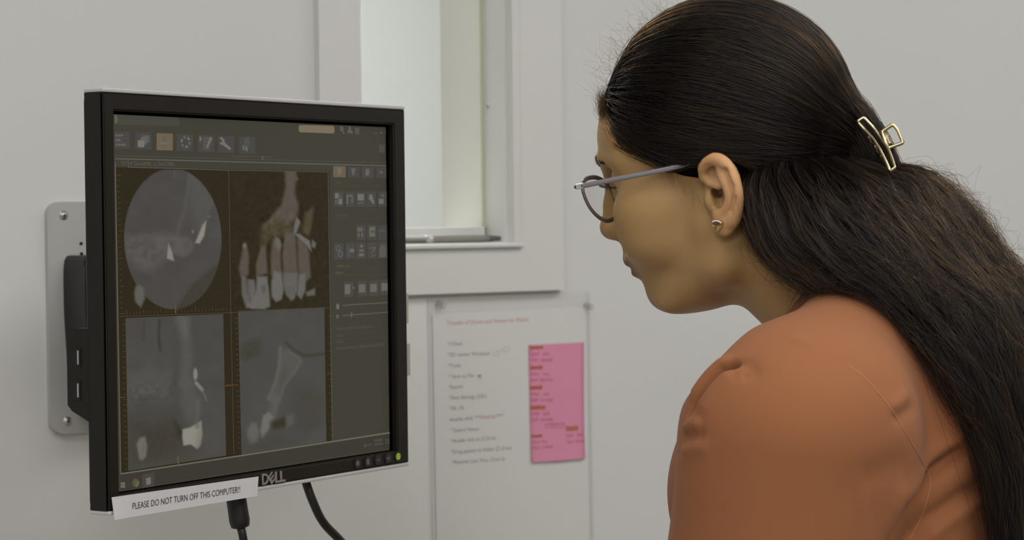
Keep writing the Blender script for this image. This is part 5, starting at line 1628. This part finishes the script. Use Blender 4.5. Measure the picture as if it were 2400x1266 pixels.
bvh = BVHTree.FromPolygons([Vector(v) for v in sW], [tuple(q) for q in sQ.tolist()])
def on_shirt(px, py):
    d = pix_dir(px, py).normalized()
    loc, nrm, i_, dist = bvh.ray_cast(EYE, d)
    return None if loc is None else np.array(loc)
def poly_dist(P, line):
    """Distance of points to a polyline and the parameter 0..1 of the nearest spot."""
    line = np.asarray(line)
    best = np.full(len(P), 1e9); par = np.zeros(len(P))
    n = len(line) - 1
    for i in range(n):
        a, b = line[i], line[i + 1]
        ab = b - a; t = np.clip(((P - a) @ ab) / max(ab @ ab, 1e-12), 0, 1)
        d = np.linalg.norm(P - a - t[:, None] * ab, axis=1)
        m = d < best
        best[m] = d[m]; par[m] = (i + t[m]) / n
    return best, par
sN = vert_normals(sV, sQ) @ TMn.T
FOLDS = [  # pixels along the fold, depth (m, minus is a groove), width (m)
    ([(1735, 850), (1712, 856), (1690, 868), (1668, 890), (1648, 915), (1633, 938), (1622, 960), (1612, 985)], -0.0125, 0.0036),
    ([(1722, 872), (1700, 886), (1676, 912), (1655, 945), (1640, 975)], 0.0030, 0.009),
    ([(1715, 842), (1685, 852), (1658, 878), (1634, 912), (1618, 940)], 0.0032, 0.0060),
    ([(1740, 842), (1765, 872), (1735, 885)], -0.0022, 0.006),
    ([(1606, 1005), (1622, 998), (1650, 997)], 0.003, 0.006),
    ([(1602, 1030), (1625, 1022), (1660, 1022)], -0.003, 0.006),
    ([(1600, 1058), (1630, 1045), (1665, 1046)], 0.0022, 0.007),
    ([(2300, 1030), (2240, 1070), (2178, 1115), (2130, 1180), (2089, 1266), (2050, 1330)], -0.009, 0.007),
    ([(2330, 1010), (2250, 1048), (2170, 1098), (2110, 1170), (2070, 1266)], 0.004, 0.010),
    ([(2330, 1120), (2250, 1165), (2170, 1222), (2110, 1290)], -0.006, 0.007),
    ([(2300, 1160), (2220, 1210), (2150, 1270)], 0.0035, 0.009),
    ([(2080, 958), (2110, 945), (2128, 920)], 0.0020, 0.006),
    ([(2090, 985), (2120, 965), (2150, 950)], -0.0018, 0.006),
    ([(1850, 790), (1880, 800), (1900, 815)], 0.0012, 0.005),
    ([(2010, 1130), (2080, 1100), (2140, 1080)], -0.002, 0.012),
]
for line, dep, wid in FOLDS:
    L3 = [q for q in (on_shirt(*p_) for p_ in line) if q is not None]
    if len(L3) < 2: continue
    d_, t_ = poly_dist(sW, L3)
    w_ = np.exp(-(d_ / wid) ** 2) * np.clip(np.sin(np.pi * np.clip(t_ * 0.94 + 0.03, 0, 1)) * 1.6, 0, 1)
    sW = sW + sN * (dep * w_)[:, None]
# slight unevenness of worn cloth
wv = 0.0009 * np.sin(sV[:, 2] / 21 + 1.3 * np.sin(sV[:, 0] / 33) + sV[:, 1] / 60) + 0.0006 * np.sin(sV[:, 0] / 15 + sV[:, 2] / 27)
sW = sW + sN * wv[:, None]
shirt = from_arrays('shirt', sW - np.array([TO.x, TO.y, 0]), sQ, shirt_m, person, True)
shirt['label'] = 'coral knitted top'
bvh = BVHTree.FromPolygons([Vector(v) for v in sW], [tuple(q) for q in sQ.tolist()])
SEAMS = [[(1985, 858), (2015, 876), (2045, 905), (2078, 945), (2105, 985), (2135, 1035), (2160, 1080), (2178, 1115), (2178, 1150), (2160, 1210), (2130, 1266)]]
for line in SEAMS:
    L3 = [q for q in (on_shirt(px, py) for px, py in catmull(line, 6)) if q is not None]
    bm = bmesh.new()
    bm_tube(bm, [Vector(q) - Vector((TO.x, TO.y, 0)) for q in L3], 0.00045, 6)
    from_bm('sleeve_seam', bm, new_mat('coral_thread', (0.46, 0.20, 0.10), 0.9), shirt, True)

# trousers and shoes below the frame
trouser_m = new_mat('dark_trousers', (0.03, 0.032, 0.04), 0.8)
shoe_m = new_mat('black_shoe', (0.02, 0.02, 0.02), 0.5)
f = Field((-190, -230, -1325), (190, 230, -430), 7.0)
f.ell((-5, 0, -560), (108, 160, 130), 20)
for sg in (1, -1):
    f.cone((-5, 82 * sg, -600), (5, 88 * sg, -900), 84, 60, 30)
    f.cone((5, 88 * sg, -900), (-15, 90 * sg, -1275), 60, 50, 15)
f.cut_plane((0, 0, -480), (0, 0, 1), 2)
tV, tQ = f.mesh()
from_arrays('trousers', torso_np(smooth_mesh(tV, tQ, 2)) - np.array([TO.x, TO.y, 0]), tQ, trouser_m, person, True)
for sg in (1, -1):
    f = Field((-110, 40 * sg - 75 + 50 * sg, -1345), (200, 40 * sg + 75 + 50 * sg, -1230), 4.0)
    f.ell((-20, 90 * sg, -1290), (62, 38, 42), 15)
    f.ell((70, 92 * sg, -1306), (98, 42, 30), 20)
    f.cut_plane((0, 0, -1332), (0, 0, -1), 2)
    tV, tQ = f.mesh()
    from_arrays('shoe', torso_np(smooth_mesh(tV, tQ, 2)) - np.array([TO.x, TO.y, 0]), tQ, shoe_m, person, True)

# hair
hair_core_m = new_mat('hair_mass', (0.003, 0.0024, 0.0016), 0.9, spec=0.03)
hair_m = bpy.data.materials.new('hair_strand')
hair_m.use_nodes = True
nt = hair_m.node_tree
for n_ in list(nt.nodes): nt.nodes.remove(n_)
hb = nt.nodes.new('ShaderNodeBsdfHairPrincipled'); ho_ = nt.nodes.new('ShaderNodeOutputMaterial')
hb.parametrization = 'MELANIN'
hb.inputs['Melanin'].default_value = 0.985
hb.inputs['IOR'].default_value = 1.43
hb.inputs['Melanin Redness'].default_value = 0.12
hb.inputs['Roughness'].default_value = 0.26
hb.inputs['Radial Roughness'].default_value = 0.45
hb.inputs['Random Roughness'].default_value = 0.25
hb.inputs['Random Color'].default_value = 0.6
nt.links.new(hb.outputs[0], ho_.inputs[0])
off = np.array([TO.x, TO.y, 0])
allV = np.concatenate([head_np(cV), fV]) - off
allQ = np.concatenate([cQ, fQ + len(cV)])
hair = from_arrays('hair', allV, allQ, hair_core_m, person, True)
hair['label'] = 'long dark brown hair pulled back at the crown'
def curves_obj(name, P, R_, mat, parent):
    cu = bpy.data.hair_curves.new(name)
    cu.add_curves([P.shape[1]] * len(P))
    cu.points.foreach_set('position', np.ascontiguousarray(P, np.float32).reshape(-1))
    ra = cu.attributes.get('radius') or cu.attributes.new('radius', 'FLOAT', 'POINT')
    ra.data.foreach_set('value', np.ascontiguousarray(R_, np.float32).reshape(-1))
    cu.materials.append(mat)
    o = bpy.data.objects.new(name, cu)
    C.objects.link(o)
    o.parent = parent
    o['kind'] = 'stuff'
    return o
curves_obj('hair_strands', np.concatenate(strands) - off.astype(np.float32), np.concatenate(radii), hair_m, hair)

# eyebrows and lashes
def short_strands(name, roots, dirs, L, rad, curve=(0, 0, 0), npt=6):
    s_ = np.linspace(0, 1, npt)[None, :, None]
    P = roots[:, None] + dirs[:, None] * L[:, None, None] * s_ + np.array(curve) * L[:, None, None] * s_ ** 2
    r_ = np.tile(np.linspace(rad, rad * 0.35, npt), (len(P), 1))
    curves_obj(name, head_np(P) - off, r_, hair_m, body)
hvb = BVHTree.FromPolygons([Vector(v) for v in hV], [tuple(q) for q in hQ.tolist()])
def head_surface(p, d):
    loc = hvb.ray_cast(Vector(p), Vector(d))[0]
    return None if loc is None else np.array(loc)
for sg in (1, -1):
    rt, dr = [], []
    for _ in range(1500):
        u_ = random.random(); ya = 9 + 38 * u_
        za = 40.5 + 4.5 * math.sin(u_ * 2.3) - 3.5 * u_ + random.uniform(-1, 1) * (2.6 - 1.6 * u_)
        q = head_surface((130, ya * sg, za), (-1, -0.25 * sg * u_, 0))
        if q is None or q[0] < 40: continue
        rt.append(q - np.array([0.15, 0, 0]))
        dd = np.array([0.12 - 0.95 * u_, sg * (0.45 + 0.25 * u_), 0.55 - 0.75 * u_]) + np.random.default_rng(len(rt)).normal(size=3) * 0.15
        dr.append(dd / np.linalg.norm(dd))
    rt, dr = np.array(rt), np.array(dr)
    short_strands('eyebrow', rt, dr, rng.uniform(3, 6.5, len(rt)), 0.00012)
    rt, dr = [], []
    for k in range(46):
        u_ = k / 45; a_ = (u_ - 0.5) * 2
        rt.append((85.0 - 6.5 * a_ * a_ - 1.8 * a_, sg * (31 + 11 * a_), 20.2 - 1.6 * a_ * a_))
        dd = np.array([1.0 - 0.25 * abs(a_), sg * (0.15 + 0.55 * a_), -0.25]) + np.random.default_rng(k).normal(size=3) * 0.08
        dr.append(dd / np.linalg.norm(dd))
    short_strands('eyelashes', np.array(rt), np.array(dr), rng.uniform(6, 9, 46), 0.00012, (0.1, 0, 0.55))
# ------------------------------------------------------------------ glasses, earring, claw clip
frame_m = new_mat('translucent_grey_brown_acetate', (0.17, 0.13, 0.115), 0.22, spec=0.6)
frame_m.node_tree.nodes['Principled BSDF'].inputs['Transmission Weight'].default_value = 0.25
temple_m = new_mat('silver_grey_temple', (0.34, 0.32, 0.34), 0.28, metal=0.55, spec=0.6)
hinge_m = new_mat('hinge_metal', (0.62, 0.62, 0.60), 0.25, metal=0.8)
lens_m = glass_mat('spectacle_lens', (0.985, 0.99, 0.99), 0.02)

gl = empty('eyeglasses', mw=HM)
tag(gl, 'thin translucent grey eyeglasses with silver temples worn by the person', 'glasses')
E1 = Vector((0.150, 0.988, 0)).normalized(); E2 = Vector((0.20, -0.02, 0.98)).normalized()
mm = 0.001
def lens_outline(sg, grow=0.0):
    cy = 34 * sg
    c_ = Vector((98.6, 34, 13.2)) if sg > 0 else Vector((98.6, 34, 13.2)) - E1 * 69
    pts = []
    for k in range(48):
        a = 2 * math.pi * k / 48
        ca_, sa_ = math.cos(a), math.sin(a)
        u = (24.5 + grow) * (abs(ca_) ** 0.86) * (1 if ca_ >= 0 else -1)
        v = (18.3 + grow) * (abs(sa_) ** 0.86) * (1 if sa_ >= 0 else -1)
        u *= 1.0 + 0.07 * (v / 18)                 # wider at the top
        if v < 0 and u > 0: u *= 1 - 0.24 * (v / 18) ** 2
        if v < 0: u -= 1.5 * (1 if sg > 0 else -1) * (v / 18) ** 2
        pts.append((c_ + E1 * (u * sg) + E2 * v - Vector((1, 0, 0)) * (0.0016 * u * u)) * mm)
    return pts
for sg in (1, -1):
    o_ = lens_outline(sg)
    bm = bmesh.new()
    bm_tube(bm, o_, 0.0015, 8, closed=True, flat=(0.85, 1.25, (1, 0.1, 0)))
    rim = from_bm('rim', bm, frame_m, gl, True)
    bm = bmesh.new()
    cc = sum(o_, Vector()) / len(o_)
    for dx in (0.0007, -0.0007):
        ring = [bm.verts.new(p_ + Vector((dx, 0, 0))) for p_ in o_]
        ce = bm.verts.new(cc + Vector((dx + 0.0016, 0, 0)))
        for k in range(len(o_)):
            bm.faces.new((ring[k], ring[(k + 1) % len(o_)], ce))
    from_bm('lens', bm, lens_m, gl, True)
    # end piece, hinge and temple
    q0 = o_[6] if sg > 0 else o_[6]
    hx = Vector((104.0, 66.5, 25.5)) if sg > 0 else Vector((104.0, 66.5, 25.5)) - E1 * 134
    hx = hx * mm
    bm = bmesh.new()
    bm_tube(bm, [q0, q0 * 0.5 + hx * 0.5 + Vector((0.0012, 0, 0.0005)), hx + Vector((0.0005, 0, 0)), hx + Vector((-0.003, 0.0008 * sg, 0))], 0.0017, 8, flat=(1.0, 1.2, (0, 0, 1)))
    from_bm('end_piece', bm, frame_m, gl, True)
    bm = bmesh.new()
    bm_box(bm, hx + Vector((-0.0030, 0.0016 * sg, 0.0)), (0.0065, 0.0026, 0.0042), 0.0005)
    from_bm('hinge', bm, hinge_m, gl)
    if sg > 0:
        tp = [(101, 68.2, 25.3), (70, 71.5, 25.2), (45, 73, 25.0), (22, 74, 25.3), (4, 75.0, 26.5), (-6, 74.5, 24), (-14, 72.5, 12), (-19, 70, -4)]
    else:
        tp = [(81, -66.5, 25.3), (60, -69, 25.2), (45, -71, 25.0), (22, -73, 25.3), (4, -75.0, 26.5), (-6, -74.5, 24), (-14, -72.5, 12), (-19, -70, -4)]
    pts = catmull(np.array(tp) * mm, 6)
    bm = bmesh.new()
    bm_tube(bm, [Vector(p_) for p_ in pts], 0.001, 8, flat=(2.1, 1.15, (0, 0, 1)))
    from_bm('temple', bm, temple_m, gl, True)
# bridge and nose pads
ia, ib = lens_outline(1)[21], lens_outline(-1)[21]
bm = bmesh.new()
bp = catmull([np.array(ia), np.array(ia) * 0.7 + np.array(ib) * 0.3 + np.array([0.010, 0, 0.003]), np.array(ia) * 0.3 + np.array(ib) * 0.7 + np.array([0.010, 0, 0.003]), np.array(ib)], 5)
bm_tube(bm, [Vector(p_) for p_ in bp], 0.0014, 8)
from_bm('bridge', bm, frame_m, gl, True)
for sg in (1, -1):
    bm = bmesh.new()
    bmesh.ops.create_uvsphere(bm, u_segments=12, v_segments=8, radius=1.0)
    bmesh.ops.scale(bm, vec=(0.002, 0.0012, 0.0042), verts=bm.verts)
    bmesh.ops.translate(bm, vec=(0.0945, (0.0090 if sg > 0 else -0.0095), 0.010), verts=bm.verts)
    from_bm('nose_pad', bm, lens_m, gl, True)

# earring
gold_m = new_mat('polished_gold', (0.62, 0.46, 0.20), 0.25, metal=1.0)
cryst_m = new_mat('clear_crystal', (0.85, 0.85, 0.85), 0.08, spec=1.0)
er = empty('stud_earring', mw=HM)
tag(er, 'small gold leaf-shaped stud earring with clear crystals on the ear lobe', 'earring')
EC = Vector((-2.6, 79.0, -23.2))
eX = Vector((-0.93, 0.20, -0.30)).normalized(); eN = Vector((0.16, 0.98, -0.05)); eN = (eN - eX * eN.dot(eX)).normalized(); eY = eN.cross(eX)
if eY.z < 0: eY = -eY
def ep(u, v, w=0.0):
    return (EC + eX * (u * 0.86) + eY * (v * 0.86) + eN * w) * mm
drop = [(-5.0, -0.5), (-4.6, 2.0), (-3.2, 3.6), (-0.5, 4.3), (2.4, 4.0), (5.2, 2.4), (5.0, -0.6), (3.6, -3.6), (1.4, -6.0), (-0.8, -6.2), (-3.2, -4.2)]
dc = catmull(drop, 4, True)
bm = bmesh.new()
a_ = [bm.verts.new(ep(u, v, -0.6)) for u, v in dc]; b_ = [bm.verts.new(ep(u * 0.96, v * 0.96, 0.5)) for u, v in dc]; c_ = bm.verts.new(ep(0, -0.6, 0.9))
for k in range(len(dc)):
    j = (k + 1) % len(dc)
    bm.faces.new((a_[k], a_[j], b_[j], b_[k])); bm.faces.new((b_[k], b_[j], c_))
from_bm('gold_leaf', bm, gold_m, er)
ring = catmull([(-4.2, -0.4), (-2.2, 2.2), (1.0, 2.8), (4.4, 1.8), (2.0, -0.7), (-1.6, -1.4)], 6, True)
bm = bmesh.new()
bm_tube(bm, [ep(u, v, 1.1) for u, v in ring], 0.00042, 6, True)
from_bm('leaf_ring', bm, gold_m, er, True)
bm = bmesh.new()
for k, (u, v) in enumerate(ring[::2]): pass
bm_prism(bm, [tuple(p_) for p_ in ring * 0.86], 0.6, 1.0, lambda a, b, c: ep(a, b, c))
from_bm('brown_enamel', bm, new_mat('brown_enamel', (0.16, 0.07, 0.02), 0.3), er)
for k in range(7):
    u = -3.6 + 1.25 * k
    v = 2.0 + 1.35 * math.sin((k + 0.6) / 7 * math.pi)
    bm = bmesh.new()
    bm_lathe(bm, [(0.0003, 0.0016), (0.0007, 0.0013), (0.00062, 0.0005)], ep(u, v, 0), eN, 8)
    from_bm('crystal', bm, cryst_m, er)
for k in range(3):
    bm = bmesh.new()
    bm_tube(bm, [ep(-2.2 + 0.4 * k, -2.3 - 1.1 * k, 0.9), ep(0.4, -2.7 - 1.1 * k, 1.15), ep(2.8 - 0.7 * k, -1.9 - 1.1 * k, 0.9)], 0.0003, 6)
    from_bm('leaf_rib', bm, gold_m, er, True)

# claw clip
brass_m = new_mat('pale_gold_metal', (0.60, 0.50, 0.30), 0.28, metal=1.0)
clip = empty('hair_claw_clip', mw=HM)
tag(clip, 'pale gold open-frame claw clip gripping the hair at the back of the head', 'hair clip')
CLY = 30.0
def cl(px, py, y=CLY):
    """A spot on the clip's own plane, beside the head's middle plane."""
    d = pix_dir(px, py)
    n = HL; o = HO + HL * (y / 1000)
    t = (o - EYE).dot(n) / d.dot(n)
    return HM.inverted() @ (EYE + d * t)
def loop(name, pts, rad, closed=True, n=5):
    q = []
    for k in range(len(pts) if closed else len(pts) - 1):
        a, b = pts[k], pts[(k + 1) % len(pts)]
        q += [a * (1 - t) + b * t for t in np.linspace(0.06, 0.94, n)]
    bm = bmesh.new()
    bm_tube(bm, q, rad, 8, closed)
    return from_bm(name, bm, brass_m, clip, True)
jaw = [cl(2009, 285, 36), cl(2024, 275, 32), cl(2046, 298, 33), cl(2066, 326, 40), cl(2083, 352, 50), cl(2092, 376, 58), cl(2097, 393, 64), cl(2086, 401, 68), cl(2076, 378, 62), cl(2062, 350, 54), cl(2046, 325, 46), cl(2027, 305, 40)]
loop('front_jaw', jaw, 0.00125)
jaw2 = [p_ + Vector((0.012, -0.060, -0.004)) for p_ in jaw]
loop('back_jaw', jaw2, 0.00125)
h1 = [cl(2066, 309, 38), cl(2092, 291, 34), cl(2104, 305, 34), cl(2117, 335, 36), cl(2080, 348, 46)]
loop('grip_handle', h1, 0.0013)
h2 = [cl(2070, 308, 14), cl(2093, 292, 2), cl(2104, 306, -2), cl(2116, 334, 0), cl(2083, 346, 12)]
loop('back_handle', h2, 0.0012)
bm = bmesh.new()
bm_tube(bm, [cl(2066, 308, 36), cl(2080, 344, 44)], 0.0018, 10)
from_bm('hinge_pin', bm, brass_m, clip, True)
bm = bmesh.new()
sp_ = []
for k in range(60):
    t = k / 59
    b_ = cl(2071, 312, 34) * (1 - t) + cl(2084, 338, 40) * t
    sp_.append(b_ + Vector((math.cos(k * 1.3), math.sin(k * 1.3) * 0.8, 0)) * 0.0026)
bm_tube(bm, sp_, 0.00045, 5)
from_bm('spring', bm, brass_m, clip, True)
for k, (a, b) in enumerate(((0.2, 0.75), (0.5, 0.75), (0.8, 0.75))):
    p_ = jaw[11] * (1 - a) + jaw[8] * a
    bm = bmesh.new()
    bm_tube(bm, [p_, p_ + Vector((0.0015, -0.006, -0.004)), p_ + Vector((0.001, -0.013, -0.006))], [0.0011, 0.001, 0.0006], 6)
    from_bm('tooth', bm, brass_m, clip, True)
